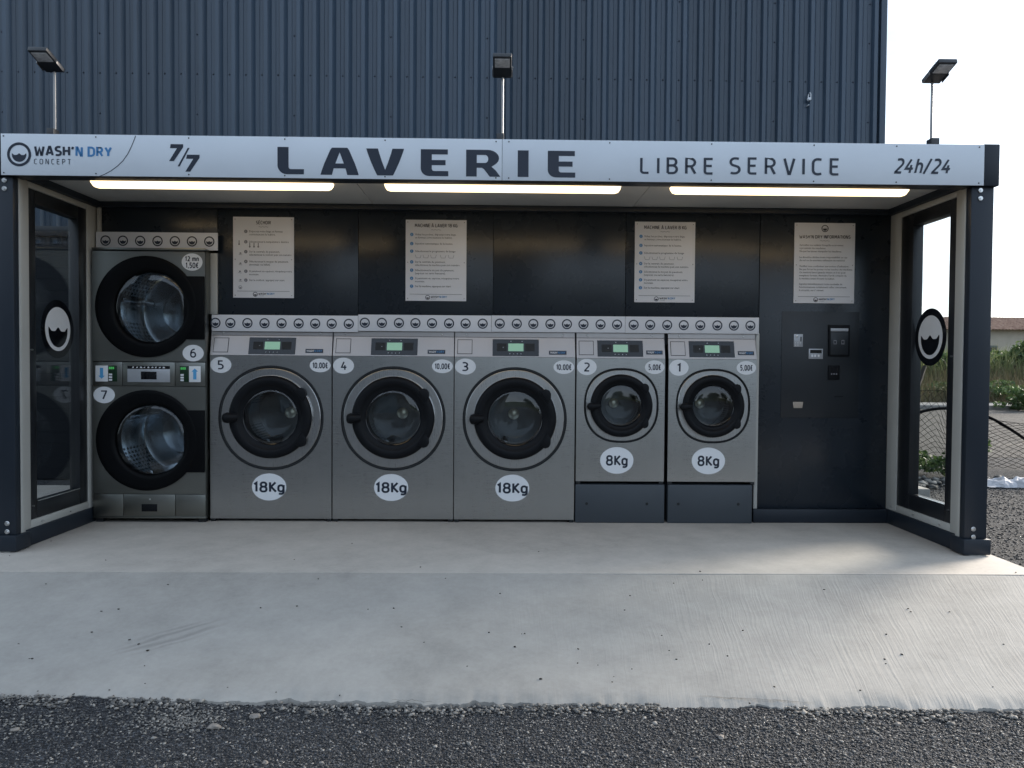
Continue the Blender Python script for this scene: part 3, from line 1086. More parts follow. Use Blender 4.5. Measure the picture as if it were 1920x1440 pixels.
# small white fixture on the cladding
p = onY(1517, 184, 3.31)
k = thing('wall_hook', (p[0], 3.35, p[2] - 0.06), 'small white plastic hook fixed high on the dark blue cladding', 'hook')
m = MB()
m.lathe([(0.020, 3.318), (0.020, 3.302), (0.012, 3.292)], p[0], p[2] - 0.012, 14, cap1=True)
m.build('hook_body', 'white_plastic', k, smooth=40)
m = MB()
m.tube([(p[0] - 0.014, 3.305, p[2] - 0.01), (p[0] - 0.011, 3.298, p[2] + 0.03), (p[0] - 0.004, 3.296, p[2] + 0.048),
        (p[0] + 0.006, 3.296, p[2] + 0.048), (p[0] + 0.012, 3.298, p[2] + 0.03), (p[0] + 0.016, 3.305, p[2] - 0.01)], 0.006, 8)
m.build('hook_loop', 'white_plastic', k, smooth=60)
m = MB(); m.box(p[0] - 0.014, p[0] - 0.002, 3.296, 3.35, p[2] - 0.077, p[2] - 0.069)
m.build('cable_clip', 'white_plastic', k, bevel=0.002)


# ================================================================== the kiosk
KX = 2.895        # inner wall plane
PX0, PX1 = 2.874, 3.014
HT, HB = 2.496, 2.246
WALL = 1.0
kiosk = thing('laundry_kiosk', (0, 0, 0), 'open anthracite container kiosk with glazed sides housing the washing machines', 'kiosk')


def bolt_mesh():
    b = MB()
    b.lathe([(0.0145, 0.0), (0.0145, -0.004), (0.0125, -0.006)], 0, 0, 20, cap1=True)
    return b


bolt_proto = None
for s in (-1, 1):
    m = MB(); m.box(s * PX0, s * PX1, 0.0, 0.055, 0.10, HB)
    post = m.build('front_post', 'anthracite', kiosk, bevel=0.008)
    m = MB(); m.box(s * (PX0 - 0.012), s * 3.029, -0.02, 0.13, 0.006, 0.102)
    foot = m.build('corner_foot', 'anthracite', kiosk, bevel=0.006)
    m = MB(); m.box(s * (PX0 + 0.03), s * 3.005, -0.008, 0.11, -0.001, 0.006)
    m.build('shim', 'cream', foot)
    for px, py in (((1838, 357), (1838, 372), (1824.5, 992), (1824.5, 1007)) if s > 0 else ((8.5, 338), (8.5, 353.5), (14, 981.5), (14, 997))):
        q = onY(px, py, 0.0)
        if bolt_proto is None:
            b = bolt_mesh().build('bolt', 'bolt', post, smooth=40, local=True)
            hx = MB(); hx.lathe([(0.0075, -0.005), (0.0075, -0.0105)], 0, 0, 6, cap1=True)
            h = hx.build('bolt_head', 'bolt', None, smooth=30)
            h.parent = b; bolt_proto = b
            b.location = (q[0], -0.001, q[2])
        else:
            c = copy_tree(bolt_proto, post); c.location = (q[0], -0.001, q[2])
# header beam and corner blocks, roof, rear body
m = MB(); m.box(-2.93, 2.93, -0.012, 0.10, HB + 0.001, HT - 0.003)
m.build('header_beam', 'anthracite', kiosk, bevel=0.004)
for s in (-1, 1):
    m = MB(); m.box(s * 2.931, s * 3.029, -0.024, 0.13, HB - 0.002, HT)
    m.build('corner_block', 'anthracite', kiosk, bevel=0.007)
m = MB(); m.box(-3.02, 3.02, 0.101, 2.43, 2.36, HT - 0.012)
m.build('roof', 'anthracite', kiosk, bevel=0.004)
for s in (-1, 1):                     # rear technical room
    m = MB(); m.box(s * 2.93, s * 3.01, 1.06, 2.43, 0.0, 2.36)
    m.build('rear_side_wall', 'anthracite', kiosk)
m = MB(); m.box(-2.93, 2.93, 2.38, 2.43, 0.0, 2.36)
m.build('rear_wall', 'anthracite', kiosk)
# ceiling panels
cxs = [-2.86, -0.90, 0.985, 2.86]
for a, b in zip(cxs[:-1], cxs[1:]):
    m = MB(); m.box(a + 0.002, b - 0.002, 0.102, 1.05, 2.302, 2.34)
    m.build('ceiling_panel', 'ceiling', kiosk, bevel=0.002)
m = MB(); m.box(-2.86, 2.86, 0.955, 0.998, 2.262, 2.301)
m.build('ceiling_trim', 'anthracite', kiosk, bevel=0.003)
# side walls: dark rails, pale frame, black window frame, glass
for s in (-1, 1):
    def sx(a, b): return (s * a, s * b)
    m = MB(); m.box(*sx(2.885, 2.99), 0.131, 1.055, 0.001, 0.1035)
    m.build('bottom_rail', 'anthracite', kiosk, bevel=0.003)
    m = MB(); m.box(*sx(2.862, 2.99), 0.102, 1.055, 2.262, 2.36)
    m.build('top_rail', 'anthracite', kiosk, bevel=0.003)
    # pale frame pieces
    yb0 = 0.86
    for nm, y0, y1, z0, z1, d in (('front_trim', 0.057, 0.186, 0.1045, 2.261, 0.0), ('rear_trim', yb0, 1.02, 0.1045, 2.261, 0.0),
                                  ('sill_trim', 0.187, yb0 - 0.001, 0.1045, 0.154, 0.001), ('head_trim', 0.187, yb0 - 0.001, 2.224, 2.261, 0.001)):
        m = MB(); m.box(*sx(2.895 + d, 2.985), y0, y1, z0, z1)
        tr = m.build(nm, 'cream', kiosk, bevel=0.002)
    m = MB(); m.box(*sx(2.876, 2.894), 0.057, 0.100, 0.06, 2.258)
    m.build('front_lip', 'cream', kiosk, bevel=0.002)
    # window
    fy0, fy1, fz0, fz1 = 0.188, yb0 - 0.003, 0.156, 2.222
    gy0, gy1, gz0, gz1 = 0.261, 0.70 if s > 0 else 0.757, 0.259, 2.137
    w = thing('window_part', (0, 0, 0), None, None); w.parent = kiosk; w.name = 'window'
    ORG[w.name] = ORG[kiosk.name]
    xi, xo = 2.900, 2.972
    for nm, y0, y1, z0, z1 in (('frame_stile', fy0, gy0, fz0, fz1), ('frame_stile', gy1, fy1, fz0, fz1),
                               ('frame_rail', gy0 + 0.0005, gy1 - 0.0005, fz0, gz0), ('frame_rail', gy0 + 0.0005, gy1 - 0.0005, gz1, fz1)):
        m = MB(); m.box(*sx(xi, xo), y0, y1, z0, z1)
        m.build(nm, 'black_frame', w, bevel=0.003)
    m = MB(); m.box(*sx(2.899, 2.906), gy0, gy1, gz0 + 0.001, gz0 + 0.008)
    m.build('sill_bead', 'chrome', w)
    m = MB(); m.box(*sx(2.930, 2.936), gy0 - 0.004, gy1 + 0.004, gz0 - 0.004, gz1 + 0.004)
    m.build('pane', 'glass', w)
    # round emblem sticker on the pane (oval disc, ring, water)
    cy_, cz_ = (0.513, 1.354) if s > 0 else (0.550, 1.364)
    rr = 0.194
    X = s * 2.9285
    disc = [(cy_ + rr * 0.98 * math.cos(2 * math.pi * i / 56), cz_ + rr * math.sin(2 * math.pi * i / 56)) for i in range(56)]

    def flatx(mb, pts, xx):
        pp = [(xx, a, b) for a, b in pts]
        return mb.add(pp, [tuple(range(len(pp)))])
    st = flatx(MB(), disc, X).build('sticker', 'black_gloss', w)
    inner = [(cy_ + rr * 0.755 * math.cos(2 * math.pi * i / 56), cz_ + rr * 0.755 * math.sin(2 * math.pi * i / 56)) for i in range(56)]
    flatx(MB(), inner, X - s * 0.0012).build('sticker_face', 'sticker', w)
    wp = [(cy_ + (a) * 0.98, cz_ - 0.005 + b) for a, b in water_pts(0, 0, rr * 0.97)]
    flatx(MB(), wp, X - s * 0.0024).build('sticker_water', 'black_gloss', w)
    m = MB()
    for (yy, zz) in ((0.21, 1.22), (0.21, 0.24), (0.30, 0.128), (0.62, 0.128), (0.915, 0.135)):
        m.add(*(lambda q: (q.v, q.f))(MB().tube([(s * 2.9005, yy, zz), (s * 2.889, yy, zz)], 0.0055, 8)))
    m.build('screws', 'bolt', kiosk)['kind'] = 'stuff'
# back wall panels
for (a, b, z0, z1) in ((-2.885, -2.0325, 1.98, 2.301), (-2.030, -1.012, 1.30, 2.301), (-1.0095, -0.0285, 1.30, 2.301), (-0.026, 0.940, 1.30, 2.301),
                       (0.943, 1.9255, 1.30, 2.301), (1.930, 2.894, 0.101, 2.301)):
    m = MB(); m.box(a, b, WALL, WALL + 0.04, z0, z1)
    m.build('wall_panel', 'wall_panel', kiosk, bevel=0.0015)
for a, b, z0 in ((-2.89, -2.032, 1.99), (-2.031, 1.929, 1.40), (1.930, 2.89, 0.0)):
    m = MB(); m.box(a, b, WALL + 0.042, WALL + 0.055, z0, 2.301)
    m.build('wall_backing', 'rubber', kiosk)
# pale trims round the openings
m = MB(); m.box(-2.075, -2.026, 0.978, 0.9985, 1.50, 1.94)
m.build('opening_trim', 'cream', kiosk, bevel=0.002)
m = MB(); m.box(1.897, 1.924, 0.968, 0.9985, 0.102, 1.392)
m.build('opening_trim', 'cream', kiosk, bevel=0.002)
m = MB(); m.box(-2.884, -2.862, 0.97, 0.9985, 0.02, 2.26)
m.build('opening_trim', 'cream', kiosk, bevel=0.002)
m = MB(); m.box(1.893, 2.884, 0.955, 0.9985, 0.001, 0.1005)
m.build('skirting', 'anthracite', kiosk, bevel=0.003)


# ================================================================== fascia sign
SY = -0.030


def sp(px, py): return onY(px, py, SY)


sign = thing('fascia_sign', (0, SY, 2.245), 'long white fascia sign reading LAVERIE LIBRE SERVICE in dark lettering', 'sign')
sj = sp(941.5, 300)[0]
for a, b in ((-2.924, sj - 0.0012), (sj + 0.0012, 2.929)):
    m = MB(); m.box(a, b, SY, SY + 0.006, 2.2455, 2.4885)
    m.build('sign_panel', 'sign', sign, bevel=0.0008)
m = MB(); m.box(-2.92, 2.92, SY + 0.0062, -0.0125, 2.26, 2.475)
m.build('sign_frame', 'anthracite', sign)
LY = SY - 0.0012
# heavy wide letters drawn from outlines, unit box 0..1
B = 0.16
A_o = [(0, 0), (0.30, 0), (0.345, 0.24), (0.655, 0.24), (0.70, 0), (1, 0), (0.965, 0.17), (0.90, 0.42), (0.82, 0.68), (0.745, 0.92), (0.70, 1), (0.30, 1), (0.255, 0.92), (0.18, 0.68), (0.10, 0.42), (0.035, 0.17)]


def arc(cx, cz, rx, rz, a0, a1, n=6):
    return [(cx + rx * math.cos(R(a0 + (a1 - a0) * i / n)), cz + rz * math.sin(R(a0 + (a1 - a0) * i / n))) for i in range(n + 1)]


L_o = [(0, 1), ] + arc(0.34, 0.34, 0.34, 0.34, 180, 270) + [(1, 0), (1, 0.19), (0.50, 0.19)] + arc(0.50, 0.27, 0.08, 0.08, 270, 180, 3) + [(0.42, 1)]
V_o = [(0, 1), (0.31, 1), (0.345, 0.82), (0.42, 0.50), (0.50, 0.21), (0.58, 0.50), (0.655, 0.82), (0.69, 1), (1, 1), (0.965, 0.84), (0.88, 0.52), (0.79, 0.23), (0.71, 0.0), (0.29, 0.0), (0.21, 0.23), (0.12, 0.52), (0.035, 0.84)][::-1]
V_o = V_o[::-1][::-1]
E_o = [(0, 1)] + arc(0.30, 0.28, 0.30, 0.28, 180, 270) + [(1, 0), (1, 0.19), (0.48, 0.19)] + arc(0.48, 0.27, 0.08, 0.08, 270, 180, 3) + \
      [(0.40, 0.41), (0.90, 0.41), (0.90, 0.60), (0.40, 0.60), (0.40, 0.81), (0.98, 0.81), (0.98, 1)]
I_o = [(0, 0), (1, 0), (1, 1), (0, 1)]
R_o = [(0, 0), (0.31, 0), (0.31, 0.33), (0.46, 0.33), (0.52, 0.28), (0.69, 0), (1, 0), (0.86, 0.24), (0.74, 0.37)] + arc(0.62, 0.69, 0.34, 0.31, -52, 90, 9) + [(0, 1)]
R_h = [(0.31, 0.51), (0.31, 0.81), (0.55, 0.81)] + arc(0.56, 0.66, 0.085, 0.15, 80, -80, 6) + [(0.55, 0.51)]
A_h = [(0.39, 0.42), (0.5, 0.83), (0.61, 0.42)]


def fill_poly(outer, hole):
    """triangulated outline with an optional hole -> verts, faces"""
    from mathutils.geometry import delaunay_2d_cdt
    vs_ = [Vector(p) for p in outer]
    ed = [(i, (i + 1) % len(outer)) for i in range(len(outer))]
    if hole:
        k = len(vs_)
        vs_ += [Vector(p) for p in hole]
        ed += [(k + i, k + (i + 1) % len(hole)) for i in range(len(hole))]
    v, e, f, *_ = delaunay_2d_cdt(vs_, ed, [], 0, 1e-6)

    def inside(pt, poly):
        x, y = pt
        c = False
        for i in range(len(poly)):
            x1_, y1_ = poly[i]; x2_, y2_ = poly[i - 1]
            if (y1_ > y) != (y2_ > y) and x < (x2_ - x1_) * (y - y1_) / (y2_ - y1_) + x1_:
                c = not c
        return c
    out = []
    for t in f:
        cxy = (sum(v[i][0] for i in t) / len(t), sum(v[i][1] for i in t) / len(t))
        if inside(cxy, outer) and not (hole and inside(cxy, hole)):
            out.append(tuple(t))
    return [tuple(p) for p in v], out


for o_, h_, x0, x1, y0, y1 in ((L_o, None, 520.3, 570, 275.7, 326.7), (A_o, A_h, 601, 672.7, 277, 328), (V_o, None, 686.7, 757.7, 278.7, 329),
                               (E_o, None, 789, 840.7, 280, 330.2), (R_o, R_h, 874, 938.3, 281, 331.2), (I_o, None, 970.7, 991, 282, 331.8),
                               (E_o, None, 1027, 1078.7, 283, 332.8)):
    pts, fc = fill_poly(o_, h_)
    a, b = sp(x0, (y0 + y1) / 2), sp(x1, (y0 + y1) / 2)
    zt, zb = sp((x0 + x1) / 2, y0)[2], sp((x0 + x1) / 2, y1)[2]
    m = MB().add([(a[0] + (b[0] - a[0]) * p[0], LY, zb + (zt - zb) * p[1]) for p in pts], fc)
    m.build('letter', 'navy', sign)


def sign_text(name, s, x0, x1, y0, y1, mat, **kw):
    xm, ym = (x0 + x1) / 2, (y0 + y1) / 2
    m = MB()
    stroke_fit(m, s, sp(x0, ym)[0], sp(x1, ym)[0], sp(xm, y1)[2], sp(xm, y0)[2], LY, **kw)
    return m.build(name, mat, sign)


sign_text('lettering', 'LIBRE', 1200, 1336, 295.3, 326.8, 'navy', t=0.155, gap=0.42)
sign_text('lettering', 'SERVICE', 1367.5, 1572, 295.8, 328.2, 'navy', t=0.155, gap=0.42)
sign_text('lettering', '24h/24', 1676, 1785.5, 297, 326.2, 'navy', t=0.18, gap=0.10, shear=0.24)
S7 = [(0.0, 0), (0.34, 0), (1.0, 0.82), (1.0, 1.0), (0.12, 1.0), (0.06, 0.76), (0.56, 0.76)]
for x0, x1, y0, y1 in ((317, 343.5, 270.2, 302), (347.5, 374.3, 290, 321.8)):
    zt, zb = sp(x0, y0)[2], sp(x0, y1)[2]
    xa, xb = sp(x0, y0)[0], sp(x1, y0)[0]
    pts, fc = fill_poly(S7, None)
    MB().add([(xa + (xb - xa) * p[0], LY, zb + (zt - zb) * p[1]) for p in pts], fc).build('letter', 'navy', sign)
a, b, c, d = sp(333, 312), sp(337, 312), sp(355.5, 277.5), sp(352, 277.5)
MB().flat([(q[0], q[2]) for q in (a, b, c, d)], LY).build('letter', 'navy', sign)
sign_text('lettering', "WASH'", 64, 139, 273.5, 292.6, 'navy', t=0.24, gap=0.08)
sign_text('lettering', "N DRY", 141.5, 210, 275, 294, 'blue', t=0.24, gap=0.10)
sign_text('lettering', "CONCEPT", 64, 132.5, 298, 308.3, 'navy', t=0.13, gap=0.5)
q = sp(36, 289.5)
emblem(MB(), q[0], q[2], 0.0705, LY, 0.22).build('emblem', 'navy', sign)
# thin curved line beside the emblem
cl = [(254.5, 254.5), (251, 264), (246, 276), (239.5, 289), (231, 301), (221, 311), (208, 320.5), (196, 327), (185, 331.3)]
cv = []
for x, y in cl:
    u = sp(x, y); cv += [(u[0] - 0.0018, LY, u[2] + 0.0012), (u[0] + 0.0018, LY, u[2] - 0.0012)]
MB().add(cv, [(2 * i, 2 * i + 1, 2 * i + 3, 2 * i + 2) for i in range(len(cl) - 1)]).build('curved_line', 'navy', sign)
m = MB()
for x in (7, 180, 354, 534, 722, 930, 954, 1143, 1334, 1526, 1681, 1836):
    q = sp(x, 300)
    for z in (2.259, 2.474):
        m.lathe([(0.0042, SY), (0.0042, SY - 0.002), (0.002, SY - 0.003)], q[0], z, 8, cap1=True)
m.build('screws', 'black_frame', sign)['kind'] = 'stuff'

# ================================================================== ceiling lights
for i, (x0, x1, lab) in enumerate(((168, 622, 'lit LED batten on the ceiling above the stacked dryers'),
                                   (720, 1165, 'lit LED batten on the ceiling under the big LAVERIE lettering'),
                                   (1260, 1706, 'lit LED batten on the ceiling beside the payment panel'))):
    xa, xb = onY(x0, 345, 0.22)[0], onY(x1, 350, 0.22)[0]
    yc = 0.255
    L = thing('ceiling_light', ((xa + xb) / 2, yc, 2.302), lab, 'light', 'LED battens on the kiosk ceiling')
    # housing
    m = MB(); m.box(xa + 0.03, xb - 0.03, yc - 0.036, yc + 0.036, 2.284, 2.3018)
    m.build('housing', 'white_plastic', L, bevel=0.003)
    sec = [(-0.050, 0.0), (-0.050, -0.012), (-0.042, -0.030), (-0.022, -0.043), (0.0, -0.046), (0.022, -0.043), (0.042, -0.030), (0.050, -0.012), (0.050, 0.0)]
    v, f = [], []
    xs_ = [xa, xa + 0.004, xa + 0.014, xa + 0.035, xb - 0.035, xb - 0.014, xb - 0.004, xb]
    sc = [0.25, 0.55, 0.85, 1, 1, 0.85, 0.55, 0.25]
    for x, k in zip(xs_, sc):
        for yy, zz in sec:
            v.append((x, yc + yy * (0.55 + 0.45 * k), 2.2835 + zz * k))
    ns = len(sec)
    for a in range(len(xs_) - 1):
        for b in range(ns - 1):
            f.append((a * ns + b, a * ns + b + 1, (a + 1) * ns + b + 1, (a + 1) * ns + b))
    f += [tuple(range(ns))[::-1], tuple((len(xs_) - 1) * ns + b for b in range(ns))]
    f.append(tuple([a * ns for a in range(len(xs_))] + [a * ns + ns - 1 for a in range(len(xs_) - 1, -1, -1)]))
    MB().add(v, f).build('diffuser', 'led', L, smooth=35)

# ================================================================== flood lights on the roof
for i, (px, lab) in enumerate(((103, 'small dark floodlight on a thin pole above the WASH N DRY logo'.replace('WASH N DRY', 'round washing')),
                               (941.5, 'small dark floodlight on a thin pole at the middle of the fascia'),
                               (1746, 'small dark floodlight on a thin pole above the 24h/24 lettering'))):
    q = onY(px, 255, 0.06)
    x = q[0]
    fl = thing('floodlight', (x, 0.06, HT - 0.012), lab, 'floodlight', 'floodlights on the kiosk roof')
    m = MB()
    m.box(x - 0.014, x + 0.036 if i == 2 else x + 0.012, 0.03, 0.09, HT - 0.0115, 2.545)
    if i != 2: m = MB().box(x - 0.034, x + 0.010, 0.03, 0.09, HT - 0.0115, 2.543)
    m.build('bracket', 'flood_body', fl, bevel=0.003)
    m = MB(); m.box(x - 0.03, x + 0.045, 0.055, 0.115, HT - 0.0118, HT - 0.003)
    m.build('base_plate', 'pole', fl, bevel=0.002)
    m = MB(); m.tube([(x, 0.06, 2.49), (x, 0.06, 2.885)], 0.0078, 12)
    m.build('pole', 'pole', fl, smooth=50)
    # head: flat housing reaching forward over the fascia, lens looking down and out
    hw, hl, ht = 0.055, 0.175, 0.030
    T = Matrix.Translation((x - 0.002, 0.055, 2.895)) @ Matrix.Rotation(R(-17), 4, 'X')

    def head(x0, x1, y0, y1, z0, z1):
        b_ = MB().box(x0, x1, y0, y1, z0, z1)
        b_.v = [tuple(T @ Vector(p)) for p in b_.v]
        return b_
    hd = head(-hw, hw, -hl, 0.02, -0.004, 0.022).build('lamp_head', 'flood_body', fl, bevel=0.004)
    head(-0.040, 0.040, -hl + 0.055, -0.035, 0.0225, 0.036).build('driver_box', 'flood_body', hd, bevel=0.003)
    head(-0.044, 0.044, -hl + 0.018, -hl + 0.095, -0.0075, -0.0042).build('lens', 'flood_glass', hd, bevel=0.001)
    for k in range(7):
        yy = -hl + 0.06 + k * 0.012
        head(-0.038, 0.038, yy, yy + 0.003, 0.036, 0.044).build('fin', 'flood_body', hd)
    for sgn in (-1, 1):
        head(sgn * (hw + 0.001), sgn * (hw + 0.005), -0.075, 0.0, -0.012, 0.010).build('yoke', 'pole', fl, bevel=0.001)

# ================================================================== logo strips
STY = 0.955


def strip(x0, x1, yl0, yl1, logos, r_px, lab, Yp, group):
    a, b = onY(x0, (yl0 + yl1) / 2, Yp), onY(x1, (yl0 + yl1) / 2, Yp)
    xm = (x0 + x1) / 2
    zt, zb = onY(xm, yl0, Yp)[2], onY(xm, yl1, Yp)[2]
    t = thing('logo_strip', ((a[0] + b[0]) / 2, Yp, zb), lab, 'sign strip', group)
    m = MB(); m.box(a[0], b[0], Yp, Yp + 0.008, zb, zt)
    m.build('strip_sheet', 'strip', t, bevel=0.0008)
    m = MB(); m.box(a[0] + 0.02, b[0] - 0.02, Yp + 0.0082, WALL - 0.0005, zb + 0.02, zt - 0.02)
    m.build('batten', 'anthracite', t)
    e0 = None
    for lx in logos:
        cxw = onY(lx, (yl0 + yl1) / 2, Yp)[0]
        o = emblem(MB(), 0, 0, r_px * (Yp + 4.6436) / F_PX, 0, 0.24).build('emblem', 'navy', t, local=True) if e0 is None else e0.copy()
        if e0 is not None:
            col.objects.link(o); o.parent = t
        e0 = e0 or o
        o.location = np.array([cxw, Yp - 0.0012, (zt + zb) / 2]) - ORG[t.name]
    return t


G = 'white logo strips above the washing machines'
strip(397, 671, 591.0, 621.6, (404, 432, 464, 496, 528, 560, 591, 622, 654), 9.5, 'white strip of round logos above washing machine number 5, beside the dryers', STY, G)
strip(671.6, 921, 590.7, 621.3, (684, 716, 748, 779, 810, 842, 873, 905), 9.5, 'white strip of round logos above the washing machines numbered 4 and 3', STY, G)
strip(921.6, 1172, 592.4, 623, (937, 969, 1000, 1032, 1063, 1094, 1126, 1157), 9.5, 'white strip of round logos above the machines numbered 3 and 2', STY, G)
strip(1172.6, 1423, 594.4, 625.2, (1188, 1219, 1251, 1282, 1313, 1345, 1376, 1407), 9.5, 'white strip of round logos above the small washing machine number 1', STY, G)
strip(180, 408, 435.5, 468.5, (198, 230.5, 263, 295.5, 328, 360, 392.5), 9.6, 'short white strip with seven round logos on top of the stacked dryers', 0.955, None)


# ================================================================== posters
def poster(x0, x1, y0, y1, label, kind, rows, title, group):
    Yp = WALL - 0.006
    xm, ym = (x0 + x1) / 2, (y0 + y1) / 2
    xa, xb = onY(x0, ym, Yp)[0], onY(x1, ym, Yp)[0]
    zt, zb = onY(xm, y0, Yp)[2], onY(xm, y1, Yp)[2]
    W_, H_ = xb - xa, zt - zb
    t = thing('poster', ((xa + xb) / 2, Yp, zb), label, 'poster', group)
    m = MB(); m.box(xa, xb, Yp, Yp + 0.005, zb, zt)
    m.build('sheet', 'poster', t, bevel=0.0006)
    ty = Yp - 0.0010

    def P(u, v): return xa + u * W_, zt - v * H_
    m = MB()
    if kind != 'info':
        x, z = P(0.5, 0.092)
        wt = (0.245 if kind == 'dry' else 0.70) * W_
        stroke_fit(m, title, x - wt / 2, x + wt / 2, z, z + 0.0255, ty, t=0.18, gap=0.14)
        wx, wz = P(0.5, 0.125)
    else:
        x, z = P(0.5, 0.195)
        wt = 0.84 * W_
        stroke_fit(m, title, x - wt / 2, x + wt / 2, z, z + 0.0245, ty, t=0.18, gap=0.14)
        wx, wz = P(0.5, 0.225)
        x, z = P(0.5, 0.07)
        emblem(m, x, z, 0.026, ty, 0.22)
    m.build('title', 'ink', t)
    # small wavy rule under the title
    n = 24
    wv, wf = [], []
    for i in range(n + 1):
        xx = wx - 0.035 + 0.07 * i / n
        zz = wz + 0.002 * math.sin(i / n * 6 * math.pi)
        wv += [(xx, ty, zz), (xx, ty, zz + 0.0025)]
    wf = [(2 * i, 2 * i + 2, 2 * i + 3, 2 * i + 1) for i in range(n)]
    MB().add(wv, wf).build('wavy_rule', 'grey_ink', t)
    m = MB(); mi = MB(); mg = MB()
    tx = 0.155 if kind == 'wash' else (0.265 if kind == 'dry' else 0.085)
    for num, v, lines in rows:
        mr_ = MB()
        for k, ln in enumerate(lines):
            x, z = P(tx, v + k * 0.0385)
            text_at(mr_, ln, x, z, 0.0196 if kind != 'info' else 0.0185, 0, fn=lambda a, b: (a, ty, b), res=1, bold=0.006, maxw=(0.97 - tx) * W_)
        mr_.build('printed_text', 'ink', t)
        if num:
            x, z = P(tx - 0.055, v - 0.010)
            mi.flat(ellipse(x, z, 0.0125, 0.0125, 16), ty)
            text_at(mg, num, x - 0.0042, z - 0.0058, 0.017, 0, fn=lambda a, b: (a, ty - 0.0008, b), res=1)
    if mi.v:
        mi.build('number_dots', 'blue' if kind == 'wash' else 'grey_ink', t)
        mg.build('numbers', 'poster', t)
    mk = MB()
    if kind == 'wash':
        for k, u in enumerate((0.16, 0.285, 0.41, 0.57, 0.70)):       # wash tub symbols
            x, z = P(u, 0.432)
            for (p0, p1) in (((x, z), (x + 0.006, z - 0.022)), ((x + 0.006, z - 0.022), (x + 0.036, z - 0.022)), ((x + 0.036, z - 0.022), (x + 0.042, z))):
                dx, dz = p1[0] - p0[0], p1[1] - p0[1]
                l = math.hypot(dx, dz); nx_, nz_ = -dz / l * 0.0011, dx / l * 0.0011
                mk.flat([(p0[0] - nx_, p0[1] - nz_), (p1[0] - nx_, p1[1] - nz_), (p1[0] + nx_, p1[1] + nz_), (p0[0] + nx_, p0[1] + nz_)], ty)
    if kind == 'dry':
        for (u, v) in ((0.10, 0.335), (0.275, 0.365), (0.345, 0.365), (0.415, 0.365)):   # thermometers
            x, z = P(u, v)
            mk.flat([(x - 0.003, z), (x + 0.003, z), (x + 0.003, z + 0.026), (x - 0.003, z + 0.026)], ty)
            mk.flat(ellipse(x, z - 0.002, 0.0065, 0.0065, 14), ty - 0.0006)
        for (u, v) in ((0.12, 0.46), (0.12, 0.585), (0.11, 0.685), (0.12, 0.79)):          # little hand and card symbols
            x, z = P(u, v)
            mk.flat([(x - 0.012, z - 0.004), (x + 0.014, z - 0.007), (x + 0.014, z - 0.0045), (x - 0.012, z - 0.0015)], ty)
            mk.flat([(x - 0.004, z), (x + 0.010, z + 0.004), (x + 0.004, z + 0.012), (x - 0.006, z + 0.010)], ty)
        x, z = P(0.12, 0.872)
        emblem(mk, x, z, 0.013, ty, 0.2)
    if mk.v: mk.build('pictograms', 'grey_ink', t)
    # rule and small logo at the foot
    m = MB()
    x0_, z0_ = P(0.07, 0.918); x1_, _ = P(0.93, 0.918)
    m.flat([(x0_, z0_ - 0.0011), (x1_, z0_ - 0.0011), (x1_, z0_ + 0.0011), (x0_, z0_ + 0.0011)], ty)
    m.build('rule', 'ink', t)
    m = MB()
    x, z = P(0.365, 0.957)
    emblem(m, x, z, 0.0172, ty, 0.24)
    stroke_fit(m, "WASH'", x + 0.023, x + 0.083, z - 0.003, z + 0.0115, ty, t=0.22, gap=0.08)
    text_at(m, "CONCEPT", x + 0.024, z - 0.0135, 0.0075, 0, fn=lambda a, b: (a, ty, b), res=1, spacing=1.2)
    m.build('foot_logo', 'ink', t)
    m = MB(); stroke_fit(m, "N DRY", x + 0.086, x + 0.140, z - 0.003, z + 0.0115, ty, t=0.22, gap=0.08)
    m.build('foot_logo', 'blue', t)
    m = MB()
    for u in (0.035, 0.965):
        for v in (0.03, 0.525, 0.97):
            x, z = P(u, v)
            m.lathe([(0.0036, Yp), (0.0036, Yp - 0.0018), (0.002, Yp - 0.0026)], x, z, 8, cap1=True)
    m.build('screws', 'pole', t)['kind'] = 'stuff'
    return t


wash_rows = [('1', 0.192, ['Videz les poches, déposez votre linge', 'et fermez correctement le hublot.']),
             ('2', 0.305, ['Injection automatique de la lessive.']),
             ('3', 0.398, ['Sélectionnez le programme de lavage']),
             ('', 0.497, ['                 Lavages                    Essorages']),
             ('4', 0.530, ['Sur la centrale de paiement,', 'sélectionnez la machine puis son numéro.']),
             ('5', 0.632, ['Sélectionnez le moyen de paiement,', '(espèces ou carte bancaire).']),
             ('6', 0.732, ['Si paiement en espèces, récupérez votre', 'monnaie.']),
             ('7', 0.830, ['Sur la machine, appuyez sur start'])]
wash_rows = [r for r in wash_rows if r[0]]
dry_rows = [('1', 0.190, ['Déposez votre linge et fermez', 'correctement le hublot.']),
            ('2', 0.318, ['Sélectionnez la température désirée']),
            ('3', 0.440, ['Sur la centrale de paiement,', 'sélectionnez le séchoir puis son numéro.']),
            ('4', 0.562, ['Sélectionnez le moyen de paiement,', '(monnaie ou billet).']),
            ('5', 0.682, ['Si paiement en espèces, récupérez votre', 'monnaie.']),
            ('6', 0.792, ['Sur le séchoir, appuyez sur start'])]
